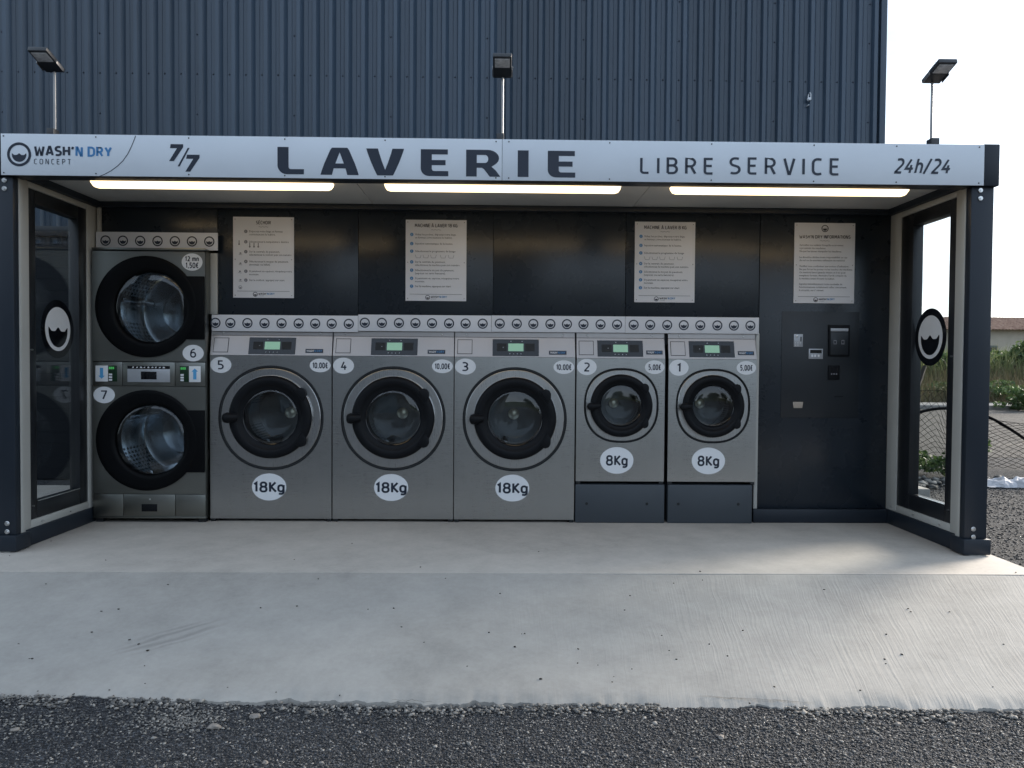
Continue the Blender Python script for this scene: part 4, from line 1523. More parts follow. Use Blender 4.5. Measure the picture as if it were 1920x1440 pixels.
info_rows = [('', 0.287, ['Surveillez vos enfants lorsqu\'ils se trouvent', 'à proximité des machines.', 'Ne pas les laisser manipuler les machines.']),
             ('', 0.438, ['La direction décline toute responsabilité en cas', 'de vol ou de mauvaise utilisation du matériel.']),
             ('', 0.550, ['Veuillez vous conformer aux notices d\'utilisation.', 'Ne pas forcer les portes ou les touches des machines.',
                          'Ce matériel lave à grande vitesse et il ne peut', 'remplacer la main. Attendre l\'arrêt complet de', 'la machine avant d\'ouvrir le hublot.']),
             ('', 0.772, ['Curieux fonctionnement, toute anomalie de', 'fonctionnement, veuillez contacter', 'le numéro du service.'])]
info_rows[3] = ('', 0.772, ['Signalez immédiatement toute anomalie de', 'fonctionnement, notamment celles concernant', 'la sécurité, au n° suivant'])
PG = 'white instruction posters screwed to the back wall'
poster(437, 551, 406.8, 558.5, 'white instruction poster headed SÉCHOIR on the dark wall', 'dry', dry_rows, 'SÉCHOIR', PG)
poster(760.5, 874.5, 412.3, 564.3, 'white instruction poster for the large machines, on the wall above machines 4 and 3', 'wash', wash_rows, 'MACHINE À LAVER 18 KG', PG)
poster(1190, 1303, 416, 567, 'white instruction poster for the small machines, on the wall above machines 2 and 1', 'wash', wash_rows, 'MACHINE À LAVER 8 KG', PG)
poster(1489, 1602.5, 418, 568.6, 'white information notice headed INFORMATIONS above the payment panel', 'info', info_rows, "WASH'N DRY INFORMATIONS", PG)


# ================================================================== washing machines
MY = 0.930
SC = (MY + 4.6436) / F_PX          # metres per photo pixel at the machine fronts


def squircle(p):
    if p <= 2.0: return None
    return lambda a: (abs(math.cos(a)) ** p + abs(math.sin(a)) ** p) ** (-1.0 / p)


def holed_plate(x0, x1, z0, z1, cx, cz, r, y0, y1, shape=None, n=96):
    """rectangular plate in x,z with a round hole; front at y0, hole wall back to y1"""
    angs = set(2 * math.pi * i / n for i in range(n))
    for x in (x0, x1):
        for z in (z0, z1):
            angs.add(math.atan2(z - cz, x - cx) % (2 * math.pi))
    angs = sorted(angs)
    k = len(angs)
    v = []
    for a in angs:
        c, s_ = math.cos(a), math.sin(a)
        tx = ((x1 if c > 0 else x0) - cx) / c if abs(c) > 1e-9 else 1e9
        tz = ((z1 if s_ > 0 else z0) - cz) / s_ if abs(s_) > 1e-9 else 1e9
        t = min(tx, tz)
        rr_ = r * (shape(a) if shape else 1)
        v += [(cx + t * c, y0, cz + t * s_), (cx + rr_ * c, y0, cz + rr_ * s_), (cx + rr_ * c, y1, cz + rr_ * s_), (cx + t * c, y1, cz + t * s_)]
    f = []
    for i in range(k):
        j = (i + 1) % k
        f.append((4 * i, 4 * j, 4 * j + 1, 4 * i + 1)[::1])
        f.append((4 * i + 1, 4 * j + 1, 4 * j + 2, 4 * i + 2))
        f.append((4 * j, 4 * i, 4 * i + 3, 4 * j + 3))
    return MB().add(v, f)


def washer_common(root, p):
    """p: pixel layout; local frame: x right, y back, z up, origin at the bottom middle of the front"""
    xc, yb = (p['l'] + p['r']) / 2, p['b']

    def lx(x): return (x - xc) * SC

    def lz(y): return (yb - y) * SC
    hw = (p['r'] - p['l']) / 2 * SC - 0.003
    zt, zs = lz(p['lid']), lz(p['split'])
    cx, cz = lx(p['ring'][0]), lz(p['ring'][1])
    R0 = p['ring'][2] * SC
    shp = squircle(p['sq'])
    # body shell: sides, top, back
    m = MB()
    D = 0.75
    v = [(-hw, 0.004, 0), (hw, 0.004, 0), (hw, D, 0), (-hw, D, 0), (-hw, 0.004, zs), (hw, 0.004, zs), (hw, 0.046, zt), (-hw, 0.046, zt), (hw, D, zt), (-hw, D, zt)]
    m.add(v, [(1, 2, 8, 6, 5), (0, 4, 7, 9, 3), (7, 6, 8, 9), (2, 3, 9, 8), (0, 3, 2, 1)])
    m.build('cabinet', 'steel', root, local=True)
    front = holed_plate(-hw, hw, 0.0, zs - 0.002, cx, cz, R0, 0.0, 0.02, shp).build('front_panel', 'steel', root, smooth=30, local=True)
    # dark rubber joint and steel disc round the door
    m = MB(); m.lathe([(R0 * 1.0, 0.019), (R0 * 0.999, 0.006), (R0 * 0.975, 0.002), (R0 * 0.95, 0.006), (R0 * 0.947, 0.019)], cx, cz, 96, shp)
    m.build('rubber_joint', 'rubber', root, smooth=50, local=True)
    RD = p['door'][2] * SC
    dx, dz = lx(p['door'][0]), lz(p['door'][1])
    # disc: from the joint (shaped) to a round opening behind the door
    n = 96
    v, f = [], []
    for i in range(n):
        a = 2 * math.pi * i / n
        s_ = shp(a) if shp else 1
        for rr_, yy, sh, ox, oz in ((R0 * 0.946, 0.012, s_, cx, cz), (R0 * 0.943, -0.001, s_, cx, cz), (R0 * 0.935, -0.003, s_, cx, cz), (RD * 0.97, -0.003, 1, dx, dz), (RD * 0.90, 0.02, 1, dx, dz)):
            v.append((ox + rr_ * sh * math.cos(a), yy, oz + rr_ * sh * math.sin(a)))
    for i in range(n):
        j = (i + 1) % n
        for q in range(4):
            f.append((i * 5 + q, j * 5 + q, j * 5 + q + 1, i * 5 + q + 1))
    MB().add(v, f).build('door_disc', 'steel_disc', root, smooth=20, local=True)
    # door: black ring with rounded section, chrome edge, glass, handle, hinges
    RG = p['glass'] * SC
    k = RD - RG
    door = MB().lathe([(RD, -0.002), (RD, -0.022), (RD - 0.08 * k, -0.034), (RD - 0.25 * k, -0.042), (RD - 0.52 * k, -0.042), (RD - 0.66 * k, -0.034),
                       (RD - 0.72 * k, -0.026), (RD - 0.88 * k, -0.021), (RG, -0.016), (RG * 0.97, 0.03), (RG * 0.96, 0.09)], dx, dz, 72).build('door_ring', 'black_plastic', root, smooth=50, local=True)
    MB().lathe([(RD + 0.0005, -0.010), (RD + 0.0028, -0.013), (RD + 0.0038, -0.017), (RD + 0.0028, -0.021), (RD + 0.0005, -0.024)], dx, dz, 72).build('chrome_edge', 'chrome', door, smooth=60, local=True)
    MB().lathe([(RG * 1.0, -0.018), (RG * 0.985, -0.021), (RG * 0.965, -0.018)], dx, dz, 64).build('glass_rim', 'black_gloss', door, smooth=60, local=True)
    gl = [(RG * 0.965 * math.sin(R(90 * t / 8)) if t else 0.0005, -0.016 - 0.009 * math.cos(R(90 * t / 8)) ** 1.0 + 0.0) for t in range(8, -1, -1)]
    MB().lathe(gl, dx, dz, 56).build('door_glass', 'door_glass', door, smooth=70, local=True)
    MB().lathe([(RG * 0.93, 0.012), (RG * 0.90, 0.05), (RG * 0.80, 0.085), (RG * 0.62, 0.105), (RG * 0.35, 0.115), (0.0005, 0.118)], dx, dz, 48).build('glass_bowl', 'bowl_glass', door, smooth=70, local=True)
    # handle at the left, hinge lugs at the right
    hx = dx - RD
    hs = 1.0 if p['sq'] <= 2.1 else 0.72
    path = [(hx + 0.062, -0.040, dz), (hx + 0.03, -0.055, dz - 0.002), (hx + 0.004, -0.060, dz - 0.004), (hx - 0.016 * hs, -0.056, dz - 0.006), (hx - 0.026 * hs, -0.050, dz - 0.006)]
    MB().tube(path, [0.028 * hs, 0.032 * hs, 0.040 * hs, 0.034 * hs, 0.012], 16).build('handle', 'black_plastic', door, smooth=60, local=True)
    for sg in (1, -1):
        a = R(37) * sg
        ca, sa = math.cos(a), math.sin(a)
        u = (-sa * sg, ca * sg)
        pts = []
        for (rad, tan) in ((0.86, 0.20), (1.02, 0.17), (1.075, 0.07), (1.06, -0.04), (0.99, -0.16), (0.86, -0.22)):
            pts.append((dx + RD * (rad * ca + tan * u[0] * 0.8), dz + RD * (rad * sa + tan * u[1] * 0.8)))
        if sg > 0: pts = pts[::-1]
        MB().prism(pts, -0.050, -0.003).build('hinge', 'black_plastic', door, bevel=0.006, local=True)
    # drum
    RR, dep = RG * 1.22, p['depth']
    d = MB().lathe([(RG * 1.0, 0.10), (RR, 0.12), (RR, dep)], dx, dz, 48)
    drum = d.build('drum', 'washer_drum', root, smooth=40, local=True)
    me = drum.data
    uvl = me.uv_layers.new(name='UVMap')
    for pl in me.polygons:
        us = []
        for li in pl.loop_indices:
            c = me.vertices[me.loops[li].vertex_index].co
            us.append(((math.atan2(c.z - dz, c.x - dx) / (2 * math.pi)) % 1.0, c.y / dep))
        if max(u[0] for u in us) - min(u[0] for u in us) > 0.5:
            us = [(u[0] + 1 if u[0] < 0.5 else u[0], u[1]) for u in us]
        for li, u in zip(pl.loop_indices, us): uvl.data[li].uv = u
    MB().lathe([(RR, dep), (RR * 0.6, dep + 0.012), (0.0005, dep + 0.004)], dx, dz, 40).build('drum_back', 'dark_steel', drum, smooth=50, local=True)
    MB().lathe([(p['hub'] * SC, dep - 0.002), (p['hub'] * SC, dep - 0.014), (p['hub'] * SC * 0.8, dep - 0.02), (0.0005, dep - 0.021)], dx, dz, 28).build('hub', 'hub', drum, smooth=50, local=True)
    for q in range(3):
        a = R(100 + 120 * q)
        w_, h_ = 0.018, RR * 0.24
        b_ = MB().box(-w_, w_, 0.14, dep - 0.03, -RR, -RR + h_)
        ca, sa = math.cos(a), math.sin(a)
        b_.v = [(dx + x * ca - z * sa, y, dz + x * sa + z * ca) for x, y, z in b_.v]
        b_.build('lifter', 'dark_steel', drum, bevel=0.008, local=True)
    # control panel, leaning back, in its own plane
    yl = p['line']
    z1 = lz(yl)

    def tp(x, y, d=0.0):
        t = (p['split'] - y) / (p['split'] - yl)
        return (lx(x), 0.042 * t - d, zs + (z1 - zs) * t)
    v = [tp(p['l'], p['split']), tp(p['r'], p['split']), tp(p['r'], yl), tp(p['l'], yl)]
    v = [(max(-hw, min(hw, a)), b, c) for a, b, c in v]
    cp = MB().add(v, [(0, 1, 2, 3)]).build('control_panel', 'steel_panel', root, local=True)
    m = MB().add([(-hw, 0.040, z1 + 0.003), (hw, 0.040, z1 + 0.003), (hw, 0.044, zt), (-hw, 0.044, zt), (-hw, 0.05, z1 + 0.003), (hw, 0.05, z1 + 0.003)],
                 [(0, 1, 2, 3), (0, 4, 5, 1)])
    m.build('lid_edge', 'steel_panel', root, local=True)

    def quad(x0, x1, y0, y1, d, name, mat, sk=0.0):
        a = [tp(x0, y1, d), tp(x1, y1, d), tp(x1 + sk, y0, d), tp(x0 + sk, y0, d)]
        b = [tp(x0, y1, -0.001), tp(x1, y1, -0.001), tp(x1 + sk, y0, -0.001), tp(x0 + sk, y0, -0.001)]
        return MB().add(a + b, [(0, 1, 2, 3), (0, 4, 5, 1), (1, 5, 6, 2), (2, 6, 7, 3), (3, 7, 4, 0)]).build(name, mat, cp, local=True)
    x0, x1, y0, y1 = p['drawer']
    quad(x0 - 1, x1 + 1, y0 - 1, y1 + 1, 0.0010, 'drawer_gap', 'black_plastic')
    quad(x0, x1, y0, y1, 0.0022, 'drawer_flap', 'steel_panel')
    x0, x1, y0, y1 = p['disp']
    quad(x0, x1, y0, y1, 0.0022, 'display_panel', 'black_gloss')
    a0, a1, b0, b1 = p['lcd']
    for nm, (q0, q1, r0, r1) in (('key_field', (x0 + 8, a0 - 3, b0, b1)), ('key_field', (a1 + 3, x1 - 8, b0, b1))):
        quad(q0, q1, r0, r1, 0.0028, nm, 'rubber')
    quad(a0, a1, b0, b1, 0.0032, 'screen', 'lcd')
    m = MB()
    for (sx_, sy_, r_) in ((a0 + 5, y0 + 4, 1.2), (a0 + 26, y0 + 4, 0.9), (a0 + 3, y1 - 4, 1.2), (a0 + 10, y1 - 4, 1.0), (a0 + 17, y1 - 4, 1.0), (a0 + 24, y1 - 4, 1.0), (x0 + 20, (y0 + y1) / 2, 1.2)):
        c3 = tp(sx_, sy_, 0.0030)
        m.add([(c3[0] + r_ * SC * math.cos(2 * math.pi * i / 10), c3[1], c3[2] + r_ * SC * math.sin(2 * math.pi * i / 10)) for i in range(10)], [tuple(range(10))])
    m.build('key_symbols', 'silver', cp, local=True)
    x0, x1, y0, y1 = p['badge']
    bd = quad(x0, x1, y0, y1, 0.0016, 'badge', 'navy')
    xm = x0 + (x1 - x0) * 0.5

    def ftp(a, b): return tp(a, -b, 0.0024)
    text_fit(MB(), "WASH'", x0 + 2, xm - 0.5, -(y1 - 1.8), -(y0 + 1.6), 0, fn=ftp, res=1, bold=0.02).build('lettering', 'strip', bd, local=True)
    text_fit(MB(), "N DRY", xm + 0.5, x1 - 2, -(y1 - 1.8), -(y0 + 1.6), 0, fn=ftp, res=1, bold=0.02).build('lettering', 'blue', bd, local=True)
    m = MB()
    for x in (p['l'] + 22, p['r'] - 24):
        c3 = (lx(x), 0.029, lz(yl - 5.5))
        m.lathe([(0.0065, 0.042), (0.0065, 0.0375), (0.004, 0.035)], c3[0], c3[2], 12, cap1=True)
    m.build('lid_screws', 'bolt', root, smooth=40, local=True)
    # feet
    for sg in (-1, 1):
        MB().box(sg * (hw - 0.035), sg * (hw - 0.002), 0.006, 0.05, -0.022, 0.0).build('foot', 'rubber', root, bevel=0.003, local=True)
    return lx, lz


def sticker(root, lx, lz, cx, cy, rx, ry, s, h_px, w_px, bold=0.012, two=None):
    X, Z = lx(cx), lz(cy)
    st = MB().prism(ellipse(X, Z, rx * SC, ry * SC, 40), -0.0012, -0.0001).build('sticker', 'sticker', root, local=True)
    m = MB()
    if two:
        for (tx, dy, hh, ww) in two:
            stroke_fit(m, tx, X - ww * SC / 2, X + ww * SC / 2, Z + (dy - hh / 2) * SC, Z + (dy + hh / 2) * SC, -0.0022, t=bold, gap=0.12)
    else:
        stroke_fit(m, s, X - w_px * SC / 2, X + w_px * SC / 2, Z - h_px * SC / 2, Z + h_px * SC / 2, -0.0022, t=bold, gap=0.14)
    m.build('lettering', 'navy', st, local=True)
    return st


BIG = dict(l=622.5, r=850, b=972, lid=610, split=666, line=629.5, ring=(736.5, 783, 98), sq=2.06, door=(737, 781, 77), glass=52, depth=0.52, hub=11.5,
           drawer=(629, 655, 634.5, 660), disp=(694, 781, 632.5, 664), lcd=(723.5, 752, 640.5, 655), badge=(800, 833, 653.5, 661))
SMALL = dict(l=1250, r=1418, b=903, lid=613, split=671.5, line=633.5, ring=(1335.5, 760, 70.5), sq=2.35, door=(1334.5, 760, 58.5), glass=39.5, depth=0.36, hub=9.5,
             drawer=(1256, 1282, 639.5, 664.5), disp=(1290, 1376, 637.5, 668), lcd=(1320, 1347.5, 645.5, 659.5), badge=(1382, 1413, 656, 663.5))


def machine_loc(l, r, b, y=MY):
    q = onY((l + r) / 2, b, y)
    return (q[0], y, q[2])


big0 = None
for num, l, r, b, lab in (('5', 394, 622, 970.5, 'large steel washing machine number 5 marked 18Kg, beside the stacked dryers'),
                          ('4', 622.5, 850.5, 972, 'large steel washing machine number 4 marked 18Kg, between numbers 5 and 3'),
                          ('3', 851, 1076, 973.2, 'large steel washing machine number 3 marked 18Kg, beside the small machines')):
    loc = machine_loc(l, r, b)
    loc = (loc[0], loc[1], 0.022)
    t = thing('washing_machine', loc, lab, 'washing machine', 'washing machines built into the kiosk')
    if big0 is None:
        lx, lz = washer_common(t, BIG)
        big0 = list(t.children)
    else:
        for ch in big0: copy_tree(ch, t)
    sticker(t, lx, lz, 643.5, 684.5, 19.5, 15.0, num, 17, 11, 0.17)
    sticker(t, lx, lz, 828, 684.3, 19.5, 12.8, '10,00€', 11, 28, 0.25)
    sticker(t, lx, lz, 733, 912.5, 32.0, 25.4, '18Kg', 20.5, 58, 0.215)
small0 = None
for num, l, r, b, lab in (('2', 1079, 1245, 902, 'small steel washing machine number 2 marked 8Kg, beside large machine 3'),
                          ('1', 1250, 1417, 903, 'small steel washing machine number 1 marked 8Kg, beside the payment panel')):
    q = machine_loc(l, r, b)
    loc = (q[0], MY, 0.305)
    t = thing('washing_machine', loc, lab, 'washing machine', 'washing machines built into the kiosk')
    if small0 is None:
        lx, lz = washer_common(t, SMALL)
        small0 = list(t.children)
    else:
        for ch in small0: copy_tree(ch, t)
    sticker(t, lx, lz, 1270, 688, 18.4, 15.2, num, 17, 10.5 if num == '2' else 6.5, 0.17)
    sticker(t, lx, lz, 1397.5, 687.5, 18.4, 12.8, '5,00€', 11, 23, 0.25)
    sticker(t, lx, lz, 1328, 863.5, 31.5, 25.2, '8Kg', 20, 41, 0.215)
    # plinth
    pt = thing('plinth', (q[0], MY, 0.0), 'dark grey metal plinth under the small washing machine ' + ('next to the large machines' if num == '2' else 'next to the payment panel'), 'plinth', 'plinths under the small washing machines')
    hw = (r - l) / 2 * SC
    m = MB(); m.box(q[0] - hw + (-0.002 if num == '2' else 0.006), q[0] + hw + (0.006 if num == '2' else -0.022), MY - 0.004, 1.6, 0.002, 0.281)
    m.build('plinth_box', 'base_grey', pt, bevel=0.004)
    for dx_ in (-0.24, 0.20):
        m = MB(); m.lathe([(0.011, MY - 0.0042), (0.009, MY - 0.0065)], q[0] + dx_, 0.142, 14, cap1=True)
        m.build('bolt_cap', 'rubber', pt)

# ================================================================== stacked dryers
DY = 0.880
DS = (DY + 4.6436) / F_PX
q = onY(280.5, 970, DY)
dl = (q[0], DY, 0.030)
dryer = thing('stacked_dryer', dl, 'tall steel stacked pair of tumble dryers with black doors numbered 6 and 7', 'dryer')


def dxp(x): return (x - 280.5) * DS


def dzp(y): return (970 - y) * DS


HW = 104.5 * DS
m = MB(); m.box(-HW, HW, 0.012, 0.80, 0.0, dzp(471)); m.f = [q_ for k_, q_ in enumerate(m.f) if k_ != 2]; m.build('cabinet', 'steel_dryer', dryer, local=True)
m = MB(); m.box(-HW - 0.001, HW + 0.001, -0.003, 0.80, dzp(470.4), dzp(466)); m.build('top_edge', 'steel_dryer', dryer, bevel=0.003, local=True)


def drum_uv(o, cx, cz, dep):
    me = o.data
    uvl = me.uv_layers.new(name='UVMap')
    for pl in me.polygons:
        us = []
        for li in pl.loop_indices:
            c = me.vertices[me.loops[li].vertex_index].co
            us.append(((math.atan2(c.z - cz, c.x - cx) / (2 * math.pi)) % 1.0, c.y / dep))
        if max(u[0] for u in us) - min(u[0] for u in us) > 0.5:
            us = [(u[0] + 1 if u[0] < 0.5 else u[0], u[1]) for u in us]
        for li, u in zip(pl.loop_indices, us): uvl.data[li].uv = u


for (y0, y1, cyp, hy0, hy1, gcx, gcy, gr, lift) in ((472.5, 676.5, 575, 518, 635, 284.5, 576, 66, 15), (723, 924, 823.6, 767, 883, 284, 823, 65.5, -10)):
    cx, cz, RD = dxp(277), dzp(cyp), 94 * DS
    gx, gz, RG = dxp(gcx), dzp(gcy), gr * DS
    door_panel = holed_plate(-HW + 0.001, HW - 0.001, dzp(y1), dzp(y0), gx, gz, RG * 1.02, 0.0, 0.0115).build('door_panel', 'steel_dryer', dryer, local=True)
    # black surround: big disc (off-centre opening) plus the hinge block at the right
    n = 96
    v, f = [], []
    for i in range(n):
        a = 2 * math.pi * i / n
        ca, sa = math.cos(a), math.sin(a)
        for rr_, yy, ox, oz in ((RD, -0.001, cx, cz), (RD, -0.013, cx, cz), (RD * 0.985, -0.017, cx, cz), (RD * 0.93, -0.0185, cx * 0.8 + gx * 0.2, cz),
                                (RG * 1.12, -0.0195, gx, gz), (RG * 1.05, -0.016, gx, gz), (RG * 1.0, -0.004, gx, gz), (RG * 0.98, 0.03, gx, gz), (RG * 1.06, 0.11, gx, gz)):
            v.append((ox + rr_ * ca, yy, oz + rr_ * sa))
    for i in range(n):
        j = (i + 1) % n
        for k in range(8):
            f.append((i * 9 + k, j * 9 + k, j * 9 + k + 1, i * 9 + k + 1))
    sur = MB().add(v, f).build('door_surround', 'dryer_black', dryer, smooth=50, local=True)
    m = MB(); m.box(dxp(346), HW - 0.003, -0.016, -0.0005, dzp(hy1), dzp(hy0))
    m.build('hinge_block', 'dryer_black', dryer, bevel=0.004, local=True)
    gl = [(RG * 0.99 * math.sin(R(90 * t / 8)) if t else 0.0005, -0.004 - 0.020 * math.cos(R(90 * t / 8))) for t in range(8, -1, -1)]
    MB().lathe(gl, gx, gz, 56).build('door_glass', 'dryer_glass', sur, smooth=70, local=True)
    RR, dep = 0.315, 0.62
    dr = MB().lathe([(RG * 1.06, 0.111), (RR, 0.125), (RR, dep)], gx - 0.02, gz, 64).build('drum', 'dryer_drum', dryer, smooth=40, local=True)
    drum_uv(dr, gx - 0.02, gz, 1.0)
    MB().lathe([(RR, dep), (RR * 0.9, dep + 0.01), (RR * 0.55, dep + 0.02), (RR * 0.5, dep), (0.0005, dep - 0.005)], gx - 0.02, gz, 48).build('drum_back', 'drum_back', dr, smooth=40, local=True)
    for k in range(3):
        a = R(lift + 120 * k)
        ca, sa = math.cos(a), math.sin(a)
        b_ = MB().prism([(-0.035, -RR), (0.035, -RR), (0.012, -RR + 0.075), (-0.012, -RR + 0.075)], 0.13, dep - 0.01)
        b_.v = [(gx - 0.02 + x * ca - z * sa, y, gz + x * sa + z * ca) for x, y, z in b_.v]
        b_.build('lifter', 'drum_back', dr, bevel=0.006, local=True)
# control row : three plates with thin bright edges
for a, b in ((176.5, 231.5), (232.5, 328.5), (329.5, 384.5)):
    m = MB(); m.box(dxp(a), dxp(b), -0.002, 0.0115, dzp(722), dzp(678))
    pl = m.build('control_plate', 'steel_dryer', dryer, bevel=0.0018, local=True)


def dq(x0, x1, y0, y1, d, name, mat, par):
    return MB().box(dxp(x0), dxp(x1), -d, -0.0018, dzp(y1), dzp(y0)).build(name, mat, par, bevel=0.0004, local=True)


def arrow(cx, up, par):
    z0, z1 = dzp(709.5), dzp(689)
    w_, hd = 3.0 * DS, 6.0 * DS
    X = dxp(cx)
    if up:
        pts = [(X - w_, z0), (X + w_, z0), (X + w_, z1 - hd), (X + 2 * w_, z1 - hd), (X, z1), (X - 2 * w_, z1 - hd), (X - w_, z1 - hd)]
    else:
        pts = [(X, z0), (X + 2 * w_, z0 + hd), (X + w_, z0 + hd), (X + w_, z1), (X - w_, z1), (X - w_, z0 + hd), (X - 2 * w_, z0 + hd)]
    pts2, fc = fill_poly(pts, None)
    MB().add([(p[0], -0.0046, p[1]) for p in pts2], fc).build('arrow', 'arrow_blue', par, local=True)


MAT['arrow_blue'] = paint('arrow_blue', (0.09, 0.36, 0.66), 0.4, 0.05, 8.0)
for wx0, wx1, gx0, gx1, up in ((182, 205, 205.6, 222, False), (355, 376.5, 338, 354.4, True)):
    lab_ = dq(wx0, wx1, 684.8, 714.5, 0.0036, 'arrow_label', 'sticker', dryer)
    arrow((wx0 + wx1) / 2, up, lab_)
    pc = dq(gx0, gx1, 684.8, 714.5, 0.0034, 'display_panel', 'green_pcb', dryer)
    off = gx0
    for k in range(3):
        dq(off + 1.3 + k * 3.4, off + 4.1 + k * 3.4, 687, 691.5, 0.0040, 'digit', 'green_led', pc)
    for k in range(3):
        dq(off + 1.0, off + 7.2, 699.5 + k * 5.0, 703.0 + k * 5.0, 0.0042, 'button', 'strip', pc)
dq(241, 319.5, 684.8, 690.4, 0.0034, 'symbol_bar', 'black_gloss', dryer)
sb = dq(241, 319.5, 690.8, 715, 0.0034, 'silver_plate', 'silver', dryer)
dq(266, 295, 695.5, 710, 0.0044, 'black_window', 'black_gloss', sb)
m = MB()
for k in range(9):
    x = 250 + k * 7.0
    m.flat([(dxp(x), dzp(689)), (dxp(x + 2.8 + (k % 3)), dzp(689 - (k % 2) * 0.6)), (dxp(x + 3), dzp(686.2)), (dxp(x + 0.6), dzp(686.4 + (k % 2)))], -0.0040)
m.build('symbols', 'sticker', dryer, local=True)
# bottom row
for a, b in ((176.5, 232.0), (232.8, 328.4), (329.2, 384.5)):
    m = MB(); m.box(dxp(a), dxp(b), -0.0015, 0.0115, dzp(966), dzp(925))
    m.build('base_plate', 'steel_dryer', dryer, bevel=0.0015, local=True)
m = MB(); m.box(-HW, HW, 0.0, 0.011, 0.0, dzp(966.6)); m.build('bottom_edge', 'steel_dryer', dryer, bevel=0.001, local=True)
dq(266, 295, 943, 957, 0.0030, 'lock_plate', 'black_plastic', dryer)
m = MB(); m.lathe([(0.006, -0.0016), (0.006, -0.004), (0.003, -0.005)], dxp(281.5), dzp(934), 12, cap1=True); m.build('lock_screw', 'bolt', dryer, smooth=40, local=True)
for sg in (-1, 1):
    MB().box(sg * (HW - 0.06), sg * (HW - 0.01), 0.02, 0.07, -0.030, -0.0005).build('foot', 'rubber', dryer, local=True)
_sc = SC
SC = DS
sticker(dryer, dxp, dzp, 361, 491.5, 19.3, 16.0, '', 0, 0, 0.23, [('12 mn', 6.0, 9.6, 25.5), ('1,50€', -6.2, 10.6, 23.5)])
sticker(dryer, dxp, dzp, 362.5, 660.5, 19.6, 15.4, '6', 17, 11, 0.17)
sticker(dryer, dxp, dzp, 197.5, 739.5, 19.8, 15.4, '7', 17, 11, 0.17)
SC = _sc

# ================================================================== payment terminal
TY = WALL


def tq(px, py): return onY(px, py, TY)


a, b = tq(1464.5, 590), tq(1609.5, 785)
term = thing('payment_terminal', ((a[0] + b[0]) / 2, TY, b[2]), 'dark flush payment panel with coin slot, keypad and card readers in the wall', 'payment terminal')
xa, xb, zt, zb = tq(1464.5, 690)[0], tq(1609.5, 690)[0], tq(1537, 584.5)[2], tq(1537, 783)[2]
m = MB(); m.box(xa, xb, TY - 0.004, TY - 0.0002, zb, zt); fp = m.build('faceplate', 'terminal', term, bevel=0.001) if 'terminal' in MAT else None
if fp is None:
    MAT['terminal'] = paint('terminal_paint', (0.012, 0.016, 0.021), 0.40, 0.06, 4.0)
    fp = m.build('faceplate', 'terminal', term, bevel=0.001)


def tb(x0, x1, y0, y1, d0, d1, name, mat, par=None, bev=0.0008):
    u, w_ = tq(x0, (y0 + y1) / 2), tq(x1, (y0 + y1) / 2)
    t_, b_ = tq((x0 + x1) / 2, y0)[2], tq((x0 + x1) / 2, y1)[2]
    return MB().box(u[0], w_[0], TY - d1, TY - d0, b_, t_).build(name, mat, par or term, bevel=bev)


cs = tb(1487.5, 1504.5, 626.5, 650.5, 0.0042, 0.010, 'coin_slot', 'silver')
tb(1499.8, 1501.8, 631.5, 640, 0.0101, 0.0106, 'slot', 'black_plastic', cs, 0)
q = tq(1493, 630.5)
MB().lathe([(0.0085, TY - 0.0101), (0.0085, TY - 0.015), (0.006, TY - 0.017)], q[0], q[2], 16, cap1=True).build('reject_button', 'bolt', cs, smooth=40)
for k in range(5):
    q = tq(1490.5 + (k % 3) * 4.6, 643 + (k // 3) * 4.2)
    MB().lathe([(0.004, TY - 0.0101), (0.003, TY - 0.0115)], q[0], q[2], 10, cap1=True).build('mark', 'sticker', cs)
sel = tb(1515.5, 1542, 654, 673, 0.0042, 0.010, 'selector', 'silver')
tb(1518, 1539.5, 656, 662.3, 0.0101, 0.0108, 'display', 'black_gloss', sel, 0)
for x in (1520, 1525.5, 1532):
    tb(x, x + 3.4, 665, 669.5, 0.0101, 0.0135, 'key', 'sticker', sel)
big = tb(1552.5, 1591.5, 609.5, 668, 0.0042, 0.018, 'note_reader', 'black_plastic', bev=0.003)
tb(1555.5, 1588.5, 616, 621.5, 0.0181, 0.0195, 'reader_bar', 'silver', big)
tb(1555.5, 1588.5, 623, 665, 0.0181, 0.0188, 'reader_face', 'terminal', big)
for x in (1561, 1575.5):
    for (x0, x1, y0, y1) in ((x, x + 5.5, 638, 639.3), (x, x + 5.5, 644.3, 645.6), (x, x + 1.0, 639.4, 644.2), (x + 4.5, x + 5.5, 639.4, 644.2)):
        tb(x0, x1, y0, y1, 0.0189, 0.0194, 'symbol', 'grey_ink', big, 0)
sm = tb(1552, 1573, 685, 712, 0.0042, 0.014, 'card_reader', 'black_plastic', bev=0.003)
tb(1555.5, 1569, 687.5, 703.5, 0.0141, 0.0146, 'reader_screen', 'black_gloss', sm, 0)
for x in (1556.5, 1561, 1565.5):
    tb(x, x + 2.4, 700, 702.3, 0.0147, 0.0152, 'symbol', 'grey_ink', sm, 0)
tb(1564, 1580, 742.5, 744.3, 0.0042, 0.0052, 'ticket_slot', 'black_plastic', bev=0)
u = [tq(1486, 753.5), tq(1505.5, 753.5), tq(1503.8, 765), tq(1487.6, 765)]
mm_ = MB().prism([(k[0], k[2]) for k in (u[3], u[2], u[1], u[0])], TY - 0.006, TY - 0.0042)
cup = mm_.build('coin_tray', 'beige', term, bevel=0.0008)


# ================================================================== loose stones, grit, debris
_ico = None


